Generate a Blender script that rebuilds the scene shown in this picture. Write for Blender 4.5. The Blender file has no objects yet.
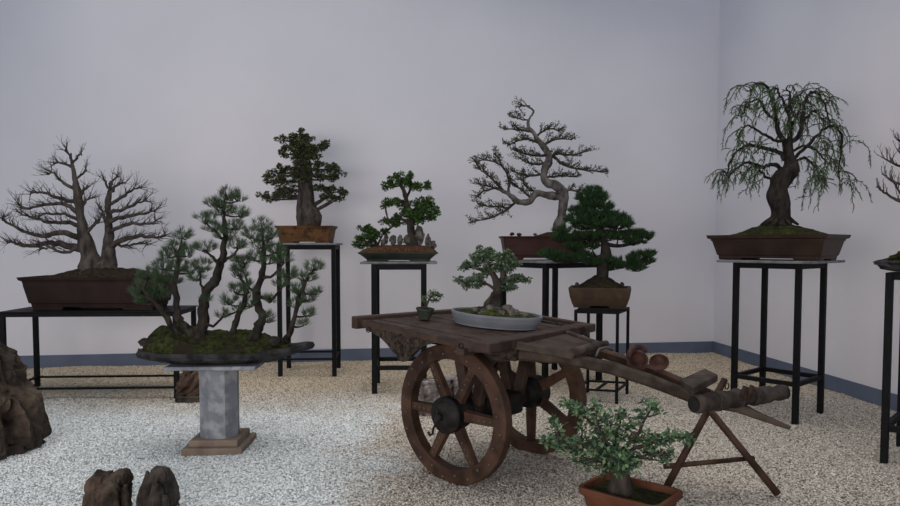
import bpy, math, random
import numpy as np
from math import sin, cos, tan, atan, pi, radians, sqrt
from mathutils import Vector as V, Matrix, noise

S = bpy.context.scene
COL = S.collection
# ------------------------------------------------------------------ camera
CH = 1.4; F = 680.0; TH = atan(.0486); HY = 245.0; PPY = HY + F*tan(TH)
cd = bpy.data.cameras.new('camera'); cam = bpy.data.objects.new('camera', cd); COL.objects.link(cam)
cam.location = (0, 0, CH); cam.rotation_euler = (pi/2 - TH, 0, 0)
cd.sensor_width = 36; cd.sensor_fit = 'HORIZONTAL'; cd.lens = F*36/900
cd.shift_y = (PPY - 253)/900; cd.clip_end = 100
S.camera = cam

def ray(px, py):
    dx = (px-450)/F; dy = -(py-PPY)/F
    return V((dx, cos(TH)+dy*sin(TH), -sin(TH)+dy*cos(TH)))
def at(px, py, h=0):                       # photograph point on the level h
    d = ray(px, py); return V((0, 0, CH)) + d*((h-CH)/d.z)
def aty(px, py, Y):                        # photograph point at the distance Y
    d = ray(px, py); return V((0, 0, CH)) + d*(Y/d.y)
def atp(px, py, P, n):                     # photograph point on a plane
    d = ray(px, py); o = V((0, 0, CH)); return o + d*((P-o).dot(n)/d.dot(n))

# ------------------------------------------------------------------ materials
def mat(name, c1, c2=None, scale=8, rough=.8, bump=.0, bscale=None, stretch=(1, 1, 1), detail=6, metal=0, c3=None, s3=2.0, spec=.14, dist=.01):
    m = bpy.data.materials.new(name); m.use_nodes = True; nt = m.node_tree; N = nt.nodes; Lk = nt.links
    b = N['Principled BSDF']; b.inputs['Roughness'].default_value = rough; b.inputs['Metallic'].default_value = metal
    b.inputs['Specular IOR Level'].default_value = spec
    tc = N.new('ShaderNodeTexCoord'); mp = N.new('ShaderNodeMapping'); mp.inputs['Scale'].default_value = stretch
    Lk.new(tc.outputs['Object'], mp.inputs['Vector'])
    if c2 is None: b.inputs['Base Color'].default_value = (*c1, 1)
    else:
        n = N.new('ShaderNodeTexNoise'); n.inputs['Scale'].default_value = scale; n.inputs['Detail'].default_value = detail
        Lk.new(mp.outputs[0], n.inputs['Vector'])
        r = N.new('ShaderNodeValToRGB'); r.color_ramp.elements[0].position = .35; r.color_ramp.elements[1].position = .65
        r.color_ramp.elements[0].color = (*c1, 1); r.color_ramp.elements[1].color = (*c2, 1)
        Lk.new(n.outputs[0], r.inputs[0]); out = r.outputs[0]
        if c3 is not None:
            n3 = N.new('ShaderNodeTexNoise'); n3.inputs['Scale'].default_value = s3; n3.inputs['Detail'].default_value = 4
            Lk.new(tc.outputs['Object'], n3.inputs['Vector'])
            r3 = N.new('ShaderNodeValToRGB'); r3.color_ramp.elements[0].position = .48; r3.color_ramp.elements[1].position = .62
            Lk.new(n3.outputs[0], r3.inputs[0])
            mx = N.new('ShaderNodeMix'); mx.data_type = 'RGBA'
            Lk.new(r3.outputs[0], mx.inputs[0]); Lk.new(out, mx.inputs[6]); mx.inputs[7].default_value = (*c3, 1); out = mx.outputs[2]
        Lk.new(out, b.inputs['Base Color'])
    if bump:
        nb = N.new('ShaderNodeTexNoise'); nb.inputs['Scale'].default_value = bscale or scale*2; nb.inputs['Detail'].default_value = 8
        Lk.new(mp.outputs[0], nb.inputs['Vector'])
        bp = N.new('ShaderNodeBump'); bp.inputs['Strength'].default_value = bump; bp.inputs['Distance'].default_value = dist
        Lk.new(nb.outputs[0], bp.inputs['Height']); Lk.new(bp.outputs[0], b.inputs['Normal'])
    return m

MT = dict(
    iron=mat('black_iron', (.0045, .005, .006), (.008, .0085, .010), 20, .6, spec=.12),
    marble=mat('grey_marble', (.10, .10, .105), (.20, .20, .21), 12, .5, .1, c3=(.20, .20, .22), s3=5),
    column=mat('blue_grey_marble', (.14, .155, .18), (.22, .235, .26), 7, .5, .15, c3=(.29, .30, .32), s3=11),
    sand=mat('tan_sandstone', (.16, .125, .10), (.24, .185, .145), 10, .9, .3),
    wood=mat('weathered_brown_wood', (.026, .016, .013), (.066, .042, .033), 9, .62, .35, 22, (1, 1, 1), c3=(.060, .042, .034), s3=5),
    redwood=mat('red_brown_wood', (.030, .017, .012), (.080, .045, .031), 8, .55, .3, 20),
    greywood=mat('grey_brown_wood', (.030, .023, .018), (.082, .062, .049), 10, .75, .4, 25),
    darkwood=mat('dark_carved_wood', (.012, .009, .007), (.060, .045, .034), 38, .65, 1.0, 30, dist=.02),
    hub=mat('hub_iron', (.010, .009, .009), (.026, .023, .022), 14, .6, .3),
    rivet=mat('iron_rivets', (.05, .042, .038), (.09, .078, .07), 14, .5, .2, spec=.5),
    clay=mat('red_leather', (.034, .017, .013), (.10, .048, .038), 16, .7, .3),
    logm=mat('grey_bark_log', (.024, .019, .016), (.070, .056, .048), 12, .85, .8, 24),
    p_brown=mat('dark_brown_clay', (.020, .012, .011), (.033, .018, .015), 6, .6, .1),
    p_brown2=mat('red_brown_clay', (.040, .019, .017), (.058, .028, .024), 6, .55, .1),
    p_umber=mat('umber_clay', (.026, .016, .012), (.046, .028, .021), 5, .45, .1),
    p_ochre=mat('ochre_clay', (.11, .050, .020), (.17, .080, .030), 9, .6, .15, c3=(.06, .028, .014), s3=14),
    p_green=mat('grey_green_glaze', (.030, .040, .032), (.05, .062, .048), 6, .45, .1),
    p_tan=mat('tan_brown_clay', (.055, .036, .022), (.085, .056, .035), 8, .7, .15, c3=(.055, .036, .026), s3=9),
    p_white=mat('pale_grey_glaze', (.15, .165, .19), (.19, .205, .23), 6, .4, .05),
    p_terra=mat('terracotta', (.095, .038, .020), (.135, .055, .030), 6, .7, .1),
    p_mini=mat('dark_green_glaze', (.025, .035, .026), (.05, .055, .04), 20, .5, .1),
    moss=mat('moss', (.010, .013, .004), (.048, .058, .012), 34, 1, 1.0, 90, c3=(.022, .018, .009), s3=9),
    moss3=mat('dull_moss', (.010, .011, .005), (.038, .046, .011), 30, 1, 1.0, 90, c3=(.020, .016, .010), s3=8),  # duller moss for the grove, between the green and dark mosses
    moss2=mat('fresh_moss', (.016, .022, .006), (.075, .095, .018), 34, 1, 1.0, 90, c3=(.04, .035, .015), s3=12),
    drymoss=mat('dark_moss', (.012, .011, .006), (.032, .033, .011), 24, 1, 1.0, 80),
    darksoil=mat('dark_soil', (.014, .010, .007), (.035, .027, .016), 40, 1, 1.0, 90),
    soil=mat('red_soil', (.035, .018, .010), (.11, .052, .030), 60, 1, 1.0, 120),
    rock=mat('brown_rock', (.020, .015, .012), (.105, .078, .058), 9, .9, .9, 16, c3=(.045, .036, .030), s3=4, dist=.03),
    rockd=mat('dark_rock', (.016, .013, .011), (.075, .064, .054), 8, .8, .9, 18, dist=.03),
    rockg=mat('grey_rock', (.045, .042, .038), (.17, .155, .14), 22, .9, .6, 40),
    slate=mat('slate_slab', (.010, .010, .011), (.042, .041, .042), 14, .75, .8, 22, dist=.02),
    root=mat('polished_root', (.030, .018, .012), (.12, .078, .055), 10, .5, .5),
    rockw=mat('veined_stone', (.045, .026, .021), (.28, .26, .25), 11, .8, .6, 20),
    bark1=mat('grey_bark', (.028, .023, .020), (.095, .080, .071), 20, .9, .8, 45, (1, 1, .4)),
    bark2=mat('dark_bark', (.012, .010, .009), (.042, .036, .031), 22, .95, 1, 45, (1, 1, .5)),
    bark3=mat('silver_bark', (.040, .036, .033), (.17, .155, .145), 18, .85, .8, 40, (1, 1, .5)),
    bark4=mat('brown_bark', (.022, .018, .015), (.080, .066, .055), 18, .95, 1, 38, (1, 1, .4)),
)
def leafm(name, cs, rough=.6):
    m = bpy.data.materials.new(name); m.use_nodes = True; nt = m.node_tree; b = nt.nodes['Principled BSDF']
    b.inputs['Roughness'].default_value = rough; b.inputs['Specular IOR Level'].default_value = .12
    g = nt.nodes.new('ShaderNodeNewGeometry'); r = nt.nodes.new('ShaderNodeValToRGB')
    r.color_ramp.elements[0].color = (*cs[0], 1); r.color_ramp.elements[1].color = (*cs[-1], 1)
    for i, c in enumerate(cs[1:-1]):
        e = r.color_ramp.elements.new((i+1)/(len(cs)-1)); e.color = (*c, 1)
    nt.links.new(g.outputs['Random Per Island'], r.inputs[0]); nt.links.new(r.outputs[0], b.inputs['Base Color'])
    return m
LF = dict(
    pine=leafm('pine_needles', [(.009, .026, .013), (.028, .062, .025), (.065, .122, .048)]),
    olive=leafm('olive_leaves', [(.026, .032, .018), (.070, .082, .040), (.15, .165, .085)]),
    bright=leafm('green_leaves', [(.020, .048, .014), (.052, .110, .028), (.105, .18, .05)]),
    grey=leafm('grey_green_buds', [(.022, .026, .016), (.05, .055, .030), (.10, .105, .05)]),
    sage=leafm('sage_leaves', [(.035, .062, .038), (.095, .15, .085), (.17, .24, .14)]),
    feather=leafm('feathery_needles', [(.030, .055, .028), (.060, .098, .052), (.105, .145, .080)]),
    willow=leafm('willow_leaflets', [(.04, .075, .034), (.085, .15, .068), (.15, .22, .11)]),
    front=leafm('blue_green_leaves', [(.035, .070, .042), (.085, .155, .088), (.17, .26, .12)]),
    mini=leafm('small_green_leaves', [(.03, .06, .03), (.06, .11, .05), (.12, .17, .08)]),
)

# ------------------------------------------------------------------ mesh builder
class MB:
    def __init__(s): s.v = []; s.f = []; s.m = []; s.sm = []
    def add(s, vs, fs, mi=0, smooth=False):
        n = len(s.v); s.v += [tuple(v) for v in vs]; s.f += [tuple(i+n for i in f) for f in fs]
        s.m += [mi]*len(fs); s.sm += [smooth]*len(fs)
    def hexa(s, c, mi=0):                   # 8 corners: 4 bottom, 4 top
        s.add(c, [(3, 2, 1, 0), (4, 5, 6, 7), (0, 1, 5, 4), (1, 2, 6, 5), (2, 3, 7, 6), (3, 0, 4, 7)], mi)
    def box(s, c, sz, R=None, mi=0, bev=0):
        x, y, z = [q/2 for q in sz]; c = V(c)
        if bev:
            bz = min(bev, x*.9, y*.9, z*.9); rings = []
            for (zz, i) in ((-z, bz), (-z+bz, 0), (z-bz, 0), (z, bz)):
                ring = [(-x+i+bz*(i == 0), -y+i), (x-i-bz*(i == 0), -y+i), (x-i, -y+i+bz*(i == 0)), (x-i, y-i-bz*(i == 0)), (x-i-bz*(i == 0), y-i), (-x+i+bz*(i == 0), y-i), (-x+i, y-i-bz*(i == 0)), (-x+i, -y+i+bz*(i == 0))]
                rings.append([V((a, b_, zz)) for a, b_ in ring])
            vs = [((R @ p) if R else p)+c for r in rings for p in r]
            fs = [tuple(range(7, -1, -1)), tuple(24+k for k in range(8))]
            for k in range(3):
                for j in range(8): fs.append((k*8+j, k*8+(j+1) % 8, (k+1)*8+(j+1) % 8, (k+1)*8+j))
            s.add(vs, fs, mi); return
        P = [V(p) for p in ((-x, -y, -z), (x, -y, -z), (x, y, -z), (-x, y, -z), (-x, -y, z), (x, -y, z), (x, y, z), (-x, y, z))]
        s.hexa([((R @ p) if R else p)+c for p in P], mi)
    def bar(s, a, b, w, h, up=V((0, 0, 1)), mi=0, bev=.004):   # box from a to b, w across, h along up
        a = V(a); b = V(b); d = b-a; L = d.length; d.normalize(); sd = d.cross(up); sd.normalize(); u = sd.cross(d)
        R = Matrix((d, sd, u)).transposed(); s.box((a+b)/2, (L, w, h), R, mi, bev)
    def tube(s, pts, rad, n=8, mi=0, cap=True, lump=0, seed=0):
        pts = [V(p) for p in pts]; k = len(pts)
        if not hasattr(rad, '__len__'): rad = [rad]*k
        t = (pts[1]-pts[0]).normalized(); ref = V((0, 1, 0)) if abs(t.y) < .9 else V((1, 0, 0))
        nx = t.cross(ref).normalized(); vs = []; fs = []
        for i, p in enumerate(pts):
            t = (pts[min(i+1, k-1)]-pts[max(i-1, 0)])
            if t.length < 1e-9: t = V((0, 0, 1))
            t.normalize(); nx = (nx-t*nx.dot(t))
            if nx.length < 1e-6: nx = t.orthogonal()
            nx.normalize(); ny = t.cross(nx)
            for j in range(n):
                a = 2*pi*j/n; r = rad[i]
                if lump:
                    q = p+(nx*cos(a)+ny*sin(a))*r
                    r *= 1+lump*(noise.noise(q*(.8/max(rad[0], .004))+V((seed, 0, 0))))
                vs.append(p+(nx*cos(a)+ny*sin(a))*r)
        for i in range(k-1):
            for j in range(n): fs.append((i*n+j, i*n+(j+1) % n, (i+1)*n+(j+1) % n, (i+1)*n+j))
        if cap: fs += [tuple(range(n-1, -1, -1)), tuple((k-1)*n+j for j in range(n))]
        s.add(vs, fs, mi, True)
        if cap: s.sm[-2:] = [False, False]
    def loft(s, rings, mi=0, cap0=True, cap1=True, smooth=False):
        n = len(rings[0]); vs = [p for r in rings for p in r]; fs = []
        for i in range(len(rings)-1):
            for j in range(n): fs.append((i*n+j, i*n+(j+1) % n, (i+1)*n+(j+1) % n, (i+1)*n+j))
        if cap0: fs.append(tuple(range(n-1, -1, -1)))
        if cap1: fs.append(tuple((len(rings)-1)*n+j for j in range(n)))
        s.add(vs, fs, mi, smooth)
    def prism(s, poly, off, mi=0):          # poly: world points in a plane, extruded by off
        n = len(poly); off = V(off); vs = [V(p) for p in poly]+[V(p)+off for p in poly]
        s.add(vs, [tuple(range(n-1, -1, -1)), tuple(range(n, 2*n))]+[(j, (j+1) % n, n+(j+1) % n, n+j) for j in range(n)], mi)
    def build(s, name, mats, parent=None, origin=None, subsurf=0):
        if not isinstance(mats, (list, tuple)): mats = [mats]
        o0 = V(parent['_o']) if parent is not None and '_o' in parent else V(origin or (0, 0, 0))
        me = bpy.data.meshes.new(name); vv = np.array(s.v, dtype=np.float32)-np.array(o0, dtype=np.float32)
        me.from_pydata(vv.tolist(), [], s.f)
        for m in mats: me.materials.append(m)
        me.polygons.foreach_set('material_index', s.m); me.polygons.foreach_set('use_smooth', s.sm); me.update()
        o = bpy.data.objects.new(name, me); COL.objects.link(o)
        if parent is not None: o.parent = parent
        else: o.location = o0
        o['_o'] = list(o0)
        return o

def thing(name, label, cat, loc, group=None):
    o = bpy.data.objects.new(name, None); COL.objects.link(o); o.empty_display_size = .05
    o.location = loc; o['label'] = label; o['category'] = cat; o['_o'] = list(loc)
    if group: o['group'] = group
    return o
def tag(o, label, cat, group=None):
    o['label'] = label; o['category'] = cat
    if group: o['group'] = group
    return o
def rotz(a): return Matrix.Rotation(a, 3, 'Z')

# ------------------------------------------------------------------ the setting
def floor_mat(peb=False):
    m = bpy.data.materials.new('gravel'); m.use_nodes = True; nt = m.node_tree; N = nt.nodes; Lk = nt.links
    b = N['Principled BSDF']; b.inputs['Roughness'].default_value = .85; b.inputs['Specular IOR Level'].default_value = .2
    tc = N.new('ShaderNodeTexCoord')
    vo = N.new('ShaderNodeTexVoronoi'); vo.inputs['Scale'].default_value = 62; Lk.new(tc.outputs['Object'], vo.inputs['Vector'])
    sep = N.new('ShaderNodeSeparateColor'); Lk.new(vo.outputs['Color'], sep.inputs[0])
    src = N.new('ShaderNodeNewGeometry').outputs['Random Per Island'] if peb else sep.outputs[0]
    def ramp(src, stops):
        r = N.new('ShaderNodeValToRGB'); els = r.color_ramp.elements
        els[0].position, els[0].color = stops[0][0], (*stops[0][1], 1); els[1].position, els[1].color = stops[-1][0], (*stops[-1][1], 1)
        for p, c in stops[1:-1]: e = els.new(p); e.color = (*c, 1)
        Lk.new(src, r.inputs[0]); return r.outputs[0]
    beige = ramp(src, [(0, (.09, .065, .045)), (.2, (.38, .305, .22)), (.6, (.53, .44, .33)), (1, (.72, .63, .49))])
    white = ramp(src, [(0, (.18, .18, .18)), (.18, (.44, .46, .46)), (.6, (.66, .69, .70)), (1, (.86, .88, .89))])
    grey = ramp(src, [(0, (.07, .058, .045)), (.2, (.34, .295, .25)), (.6, (.50, .445, .385)), (1, (.74, .68, .60))])
    sx = N.new('ShaderNodeSeparateXYZ'); Lk.new(tc.outputs['Object'], sx.inputs[0])
    nz = N.new('ShaderNodeTexNoise'); nz.inputs['Scale'].default_value = 1.6; nz.inputs['Detail'].default_value = 9; nz.inputs['Roughness'].default_value = .65; Lk.new(tc.outputs['Object'], nz.inputs['Vector'])
    def mth(op, a, b_=None, c=None):
        n = N.new('ShaderNodeMath'); n.operation = op
        for i, x in enumerate((a, b_, c)):
            if x is None: continue
            if isinstance(x, (int, float)): n.inputs[i].default_value = x
            else: Lk.new(x, n.inputs[i])
        return n.outputs[0]
    def sstep(x, lo, hi):
        n = N.new('ShaderNodeMapRange'); n.interpolation_type = 'SMOOTHSTEP'; n.inputs[1].default_value = lo; n.inputs[2].default_value = hi
        Lk.new(x, n.inputs[0]); return n.outputs[0]
    nn = mth('MULTIPLY', mth('SUBTRACT', nz.outputs[0], .5), 1.6)
    wx = sstep(mth('ADD', mth('MULTIPLY', sx.outputs[0], -1), nn), .30, .75)
    wy = sstep(mth('ADD', mth('MULTIPLY', sx.outputs[1], -1), nn), -6.3, -5.2)
    wm = mth('MULTIPLY', wx, wy)
    gy = sstep(mth('ADD', mth('MULTIPLY', sx.outputs[1], -1), nn), -6.9, -5.9)   # yellower towards the back wall
    m1 = N.new('ShaderNodeMix'); m1.data_type = 'RGBA'; Lk.new(gy, m1.inputs[0]); Lk.new(beige, m1.inputs[6]); Lk.new(grey, m1.inputs[7])
    m2 = N.new('ShaderNodeMix'); m2.data_type = 'RGBA'; Lk.new(wm, m2.inputs[0]); Lk.new(m1.outputs[2], m2.inputs[6]); Lk.new(white, m2.inputs[7])
    if peb: Lk.new(m2.outputs[2], b.inputs['Base Color'])
    else:                                   # bed darkened: shade in the gaps between loose stones put into its colour
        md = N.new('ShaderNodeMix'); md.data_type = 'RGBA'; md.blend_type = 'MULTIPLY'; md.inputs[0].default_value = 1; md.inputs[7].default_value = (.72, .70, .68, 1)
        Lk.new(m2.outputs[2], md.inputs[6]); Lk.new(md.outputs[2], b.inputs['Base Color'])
    bp = N.new('ShaderNodeBump'); bp.inputs['Strength'].default_value = .9; bp.inputs['Distance'].default_value = .012; bp.invert = True
    if not peb: Lk.new(vo.outputs['Distance'], bp.inputs['Height']); Lk.new(bp.outputs[0], b.inputs['Normal'])
    return m
GRAVEL = floor_mat()
CR = V((3.442, 8.83, 0)); bd = V((1, .140, 0)).normalized(); rdir = V((.10, -1, 0)).normalized()  # corner, back wall direction, right wall direction
bm_ = MB()
nx_, ny_ = 170, 170
def fz(x, y):
    return .012*noise.noise(V((x*1.3, y*1.3, 0)))+.006*noise.noise(V((x*5, y*5, 3)))
gx = np.linspace(-7.5, 5.2, nx_); gy_ = np.linspace(.5, 9.6, ny_)
vs = [(x, y, fz(x, y)) for y in gy_ for x in gx]
fs = [(j*nx_+i, j*nx_+i+1, (j+1)*nx_+i+1, (j+1)*nx_+i) for j in range(ny_-1) for i in range(nx_-1)]
bm_.add(vs, fs, 0, True)
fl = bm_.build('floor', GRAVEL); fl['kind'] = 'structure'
# loose gravel lying on it: small faceted stones, past counting
def gravel():
    rs = np.random.RandomState(4); Y = 3.2+rs.rand(580000)**.85*5.9; X = (rs.rand(len(Y))*2-1)*(Y*.74+.5)
    keep = (X < 3.44+(8.83-Y)*.1-.02) & (Y < 8.83+(X-3.44)*.137-.02); X = X[keep]; Y = Y[keep]; n = len(X)
    base = np.array([(1, 0, 0), (0, 1, 0), (-1, 0, 0), (0, -1, 0), (0, 0, 1), (0, 0, -1)], dtype=np.float32)
    r = (.005+.0037*rs.rand(n)).astype(np.float32)
    P = base[None]*(1+.5*(rs.rand(n, 6, 1)-.5))*r[:, None, None]; P[:, :, 2] *= .75
    P += (rs.rand(n, 6, 3)-.5)*r[:, None, None]*.5
    a = rs.rand(n)*2*pi; ca, sa = np.cos(a)[:, None], np.sin(a)[:, None]; x = P[:, :, 0]*ca-P[:, :, 1]*sa; y = P[:, :, 0]*sa+P[:, :, 1]*ca
    ix = np.clip((X+7.5)/12.7*(nx_-1), 0, nx_-2); iy = np.clip((Y-.5)/9.1*(ny_-1), 0, ny_-2); Z0 = np.array([v[2] for v in vs], dtype=np.float32).reshape(ny_, nx_)
    i0 = ix.astype(int); j0 = iy.astype(int); fx = ix-i0; fy = iy-j0
    z = Z0[j0, i0]*(1-fx)*(1-fy)+Z0[j0, i0+1]*fx*(1-fy)+Z0[j0+1, i0]*(1-fx)*fy+Z0[j0+1, i0+1]*fx*fy
    co = np.stack([x+X[:, None], y+Y[:, None], P[:, :, 2]+(z+rs.rand(n)*.004)[:, None]], 2).astype(np.float32)
    T = np.array([(0, 1, 4), (1, 2, 4), (2, 3, 4), (3, 0, 4), (1, 0, 5), (2, 1, 5), (3, 2, 5), (0, 3, 5)], dtype=np.int32)[:4]
    co = co[:, :5]; idx = (T[None]+(np.arange(n, dtype=np.int32)*5)[:, None, None]).reshape(-1)
    me = bpy.data.meshes.new('gravel_stones'); me.vertices.add(n*5); me.vertices.foreach_set('co', co.ravel())
    me.loops.add(len(idx)); me.loops.foreach_set('vertex_index', idx); me.polygons.add(len(idx)//3); me.polygons.foreach_set('loop_start', np.arange(0, len(idx), 3, dtype=np.int32))
    me.update(calc_edges=True); me.materials.append(floor_mat(True)); o = bpy.data.objects.new('gravel_stones', me); COL.objects.link(o)
    o.parent = fl; o['kind'] = 'stuff'
gravel()

wallm = mat('white_plaster', (.735, .72, .765), (.765, .75, .795), 1.1, .95, .08, 5, spec=.1)
basem = mat('blue_grey_paint', (.115, .14, .20), (.145, .17, .235), 3, .8, .1, 30, spec=.1)
nb = V((-bd.y, bd.x, 0)); nr = V((-rdir.y, rdir.x, 0))
if nb.y < 0: nb = -nb
if nr.x < 0: nr = -nr
def wall(name, a, b, h, n, th, m, z0=-.1):
    q = MB(); q.hexa([(*a.xy, z0), (*b.xy, z0), (*(b+n*th).xy, z0), (*(a+n*th).xy, z0), (*a.xy, h), (*b.xy, h), (*(b+n*th).xy, h), (*(a+n*th).xy, h)])
    o = q.build(name, m); o['kind'] = 'structure'; return o
WL = CR - bd*11.5; WR = CR + rdir*8.5
wall('wall_back', WL, CR+bd*.2, 4.6, nb, .2, wallm)
wall('wall_right', CR, WR, 4.6, nr, .2, wallm)
# baseboard band: in the photograph its top edge stands about .14 m above the gravel
wall('baseboard_back', WL-nb*.012, CR-nb*.012, .145, nb, .012, basem, -.03)
wall('baseboard_right', CR-nr*.012, WR-nr*.012, .145, nr, .012, basem, -.03)

# ------------------------------------------------------------------ stands
def stand(name, label, cs, h, leg, slab=None, low=.2, railh=None, group=None, lowh=.03, mtl='iron', cross=False, slabmat='marble', foot0=0):
    c = sum(cs, V())/4; root = thing(name, label, 'stand', (c.x, c.y, 0), group)
    d = (cs[1]-cs[0]).normalized(); ang = math.atan2(d.y, d.x); R = rotz(ang)
    for p in cs:
        q = MB(); q.box((p.x, p.y, h/2-.006), (leg, leg, h+.012), R, bev=.003); q.build('leg', MT[mtl], root)
    rh = railh or leg
    q = MB()
    for i in range(4): 
        a, b = cs[i], cs[(i+1) % 4]; e = (b-a).normalized()*leg/2
        q.bar((*(a+e).xy, h-rh/2), (*(b-e).xy, h-rh/2), leg*.9, rh, bev=.002)
    q.build('top_frame', MT[mtl], root)
    if low:
        for i in range(4):
            a, b = cs[i], cs[(i+1) % 4]; e = (b-a).normalized()*leg/2
            q = MB(); q.bar((*(a+e).xy, low), (*(b-e).xy, low), leg*.8, lowh, bev=.002); q.build('stretcher', MT[mtl], root)
    if cross:
        a = (cs[0]+cs[1])/2; b = (cs[2]+cs[3])/2
        q = MB(); q.bar((*a.xy, low), (*b.xy, low), leg*.8, lowh, bev=.002); q.build('stretcher', MT[mtl], root)
    if slab:
        ex, ey, t, sang = slab; q = MB(); q.box((c.x, c.y, h+t/2), (ex, ey, t), rotz(ang if sang is None else sang), bev=.004)
        q.build('slab', MT[slabmat], root)['label'] = 'rough grey marble slab'
    return root, c, ang
def para(a, b, c): return [a, b, c, a+(c-b)]
G = lambda px, py: at(px, py, 0)
# long low table, left
tfl, tfr, trl = G(5, 400), G(177, 398), G(37.5, 387)
T_h = .80
T, Tc, Ta = stand('display_table', 'long low black iron table carrying the widest bare maple bonsai', [tfl, tfr, tfr+(trl-tfl), trl], T_h-.012, .042, (1.585, .61, .012, None), .10, .035, None, .018, slabmat='iron')
T.children[-1]['label'] = 'thin black metal top'
# tall stand B
bfl, bfr, bbr, bbl = G(280.5, 377), G(334.5, 376.5), G(338.7, 368), G(289, 368.5)
Bst, Bc, Ba = stand('plant_stand', 'tall black iron stand under the stout bonsai in an ochre pot', [bfl, bfr, bbr, bbl], 1.40, .045, (.66, .56, .022, None), .19, .048, None, .02)
# stand C
cfl = G(374.6, 394.3); crl = G(377.5, 383.6); cfr = cfl+V((.465, .02, 0))
Cst, Cc, Ca = stand('plant_stand', 'black iron stand behind the rear end of the cart, with a grey slab top', [cfl, cfr, cfr+(crl-cfl), crl], 1.222, .049, (.72, .50, .02, None), .25, .052, None, .04)
# stand D
dc = V((1.05, 7.08, 0)); dr = .50
dcs = [dc+V((cos(a), sin(a), 0))*dr for a in [radians(t) for t in (-194, -104, -14, 76)]]
Dst, Dc, Da = stand('plant_stand', 'black iron stand behind the cart under the winding trunk bonsai', dcs, 1.222, .05, (.78, .78, .022, None), .26, .05, None, .04)
# stand E
efl = G(575, 401.7); efr = G(616.5, 404); err = G(627, 395); 
Est, Ec, Ea = stand('plant_stand', 'small slim black stand carrying the dark green pine bonsai', [efl, efr, err, efl+(err-efr)], .825, .028, (.42, .42, .018, None), .115, .03, None, .018, cross=True, slabmat='iron')
Est.children[-1]['label'] = 'black top plate'
# stand A
Ast, Ac, Aa = stand('plant_stand', 'black iron stand near the right wall under the weeping willow bonsai', [G(733.5, 412.5), G(795, 424), G(820, 414), G(762, 403.5)], 1.257, .043, (.735, .735, .02, None), .31, .045, None, .035)
# stand F
ff = G(884, 463)
Fst, Fc, Fa = stand('plant_stand', 'black iron stand cut by the right edge of the photo', [ff, ff+V((.36, -.34, 0)), ff+V((.70, .02, 0)), ff+V((.34, .36, 0))], 1.225, .042, None, .23, .045, None, .04)

# ------------------------------------------------------------------ pots and mounds
def rrect(w, d, cr, n=4):
    pts = []
    for (sx, sy, a0) in ((1, -1, -90), (1, 1, 0), (-1, 1, 90), (-1, -1, 180)):
        for k in range(n+1):
            a = radians(a0+90*k/n); pts.append((sx*(w/2-cr)+cr*cos(a), sy*(d/2-cr)+cr*sin(a)))
    return pts
def oval(w, d, n=48): return [(w/2*cos(2*pi*k/n), d/2*sin(2*pi*k/n)) for k in range(n)]
def pot(root, c, ang, w, d, h, m, prof, foot=.12, flen=.22, fh=.12, cr=.02, shape='rect', lip=.02, feet=True, wall=.025):
    """prof: list of (height fraction, scale) from foot to rim"""
    c = V(c); R = rotz(ang); q = MB(); rings = []
    def ring(wx, dx, z):
        pts = rrect(wx, dx, min(cr, wx/3, dx/3)) if shape == 'rect' else oval(wx, dx)
        return [R @ V((a, b, 0))+c+V((0, 0, z)) for a, b in pts]
    z0 = fh*h if feet else 0
    for t, sc in prof:
        rings.append(ring(w*sc, d-(w-w*sc), z0+t*(h-z0)))
    z = h; 
    rings.append(ring(w-2*wall, d-2*wall, z)); rings.append(ring(w-2*wall-.01, d-2*wall-.01, z-.03-lip))
    q.loft(rings, smooth=False)
    o = q.build('pot', MT[m], root)
    if feet:
        wb = w*prof[0][1]*.985; db = (d-(w-w*prof[0][1]))*.97
        for sx in (-1, 1):
            for sy in (-1, 1):
                fx = wb*flen; q = MB()
                a = [(sx*wb/2, sy*db/2), (sx*(wb/2-fx), sy*db/2), (sx*(wb/2-fx), sy*(db/2-.05)), (sx*(wb/2-.05), sy*(db/2-.05)), (sx*(wb/2-.05), sy*(db/2-db*.3)), (sx*wb/2, sy*(db/2-db*.3))]
                lo = [R @ V((x*.99, y*.99, 0))+c for x, y in a]; hi = [R @ V((x, y, 0))+c+V((0, 0, z0+.002)) for x, y in a]
                # the inner end of each foot is cut on a slope
                hi[1] = R @ V((sx*(wb/2-fx-.02), sy*db/2, 0))+c+V((0, 0, z0+.002))
                if sx*sy > 0: lo.reverse(); hi.reverse()
                q.loft([lo, hi]); q.build('pot_foot', MT[m], o)
    return o
def mound(root, c, ang, w, d, base, peaks, m, shape='rect', name='moss', amp=.012, fr=14, edge=.9, res=46, seed=0):
    """peaks: (x,y,height,radius) in pot coordinates"""
    c = V(c); R = rotz(ang); q = MB(); vs = []; n = res
    for j in range(n+1):
        for i in range(n+1):
            u = 2*i/n-1; v = 2*j/n-1
            if shape == 'oval':
                x = u*sqrt(1-v*v/2); y = v*sqrt(1-u*u/2)
            else: x, y = u, v
            X = x*w/2; Y = y*d/2; e = (1-max(abs(u), abs(v))**4)
            z = base
            hh = 0
            for (a, b, ph, pr) in peaks: hh = max(hh, ph*math.exp(-((X-a)**2+((Y-b)*1.5)**2)/(pr*pr)))
            z += hh*e**.5 if e > 0 else 0
            z += amp*(noise.noise(V((X*fr+seed, Y*fr, 1)))+.6*noise.noise(V((X*fr*3, Y*fr*3+seed, 5)))+.5)*(.25+.75*e)
            vs.append(R @ V((X, Y, 0))+c+V((0, 0, z)))
    b0 = len(vs)
    fs = [(j*(n+1)+i, j*(n+1)+i+1, (j+1)*(n+1)+i+1, (j+1)*(n+1)+i) for j in range(n) for i in range(n)]
    q.add(vs, fs, 0, True); return q.build(name, MT[m], root)

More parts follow.
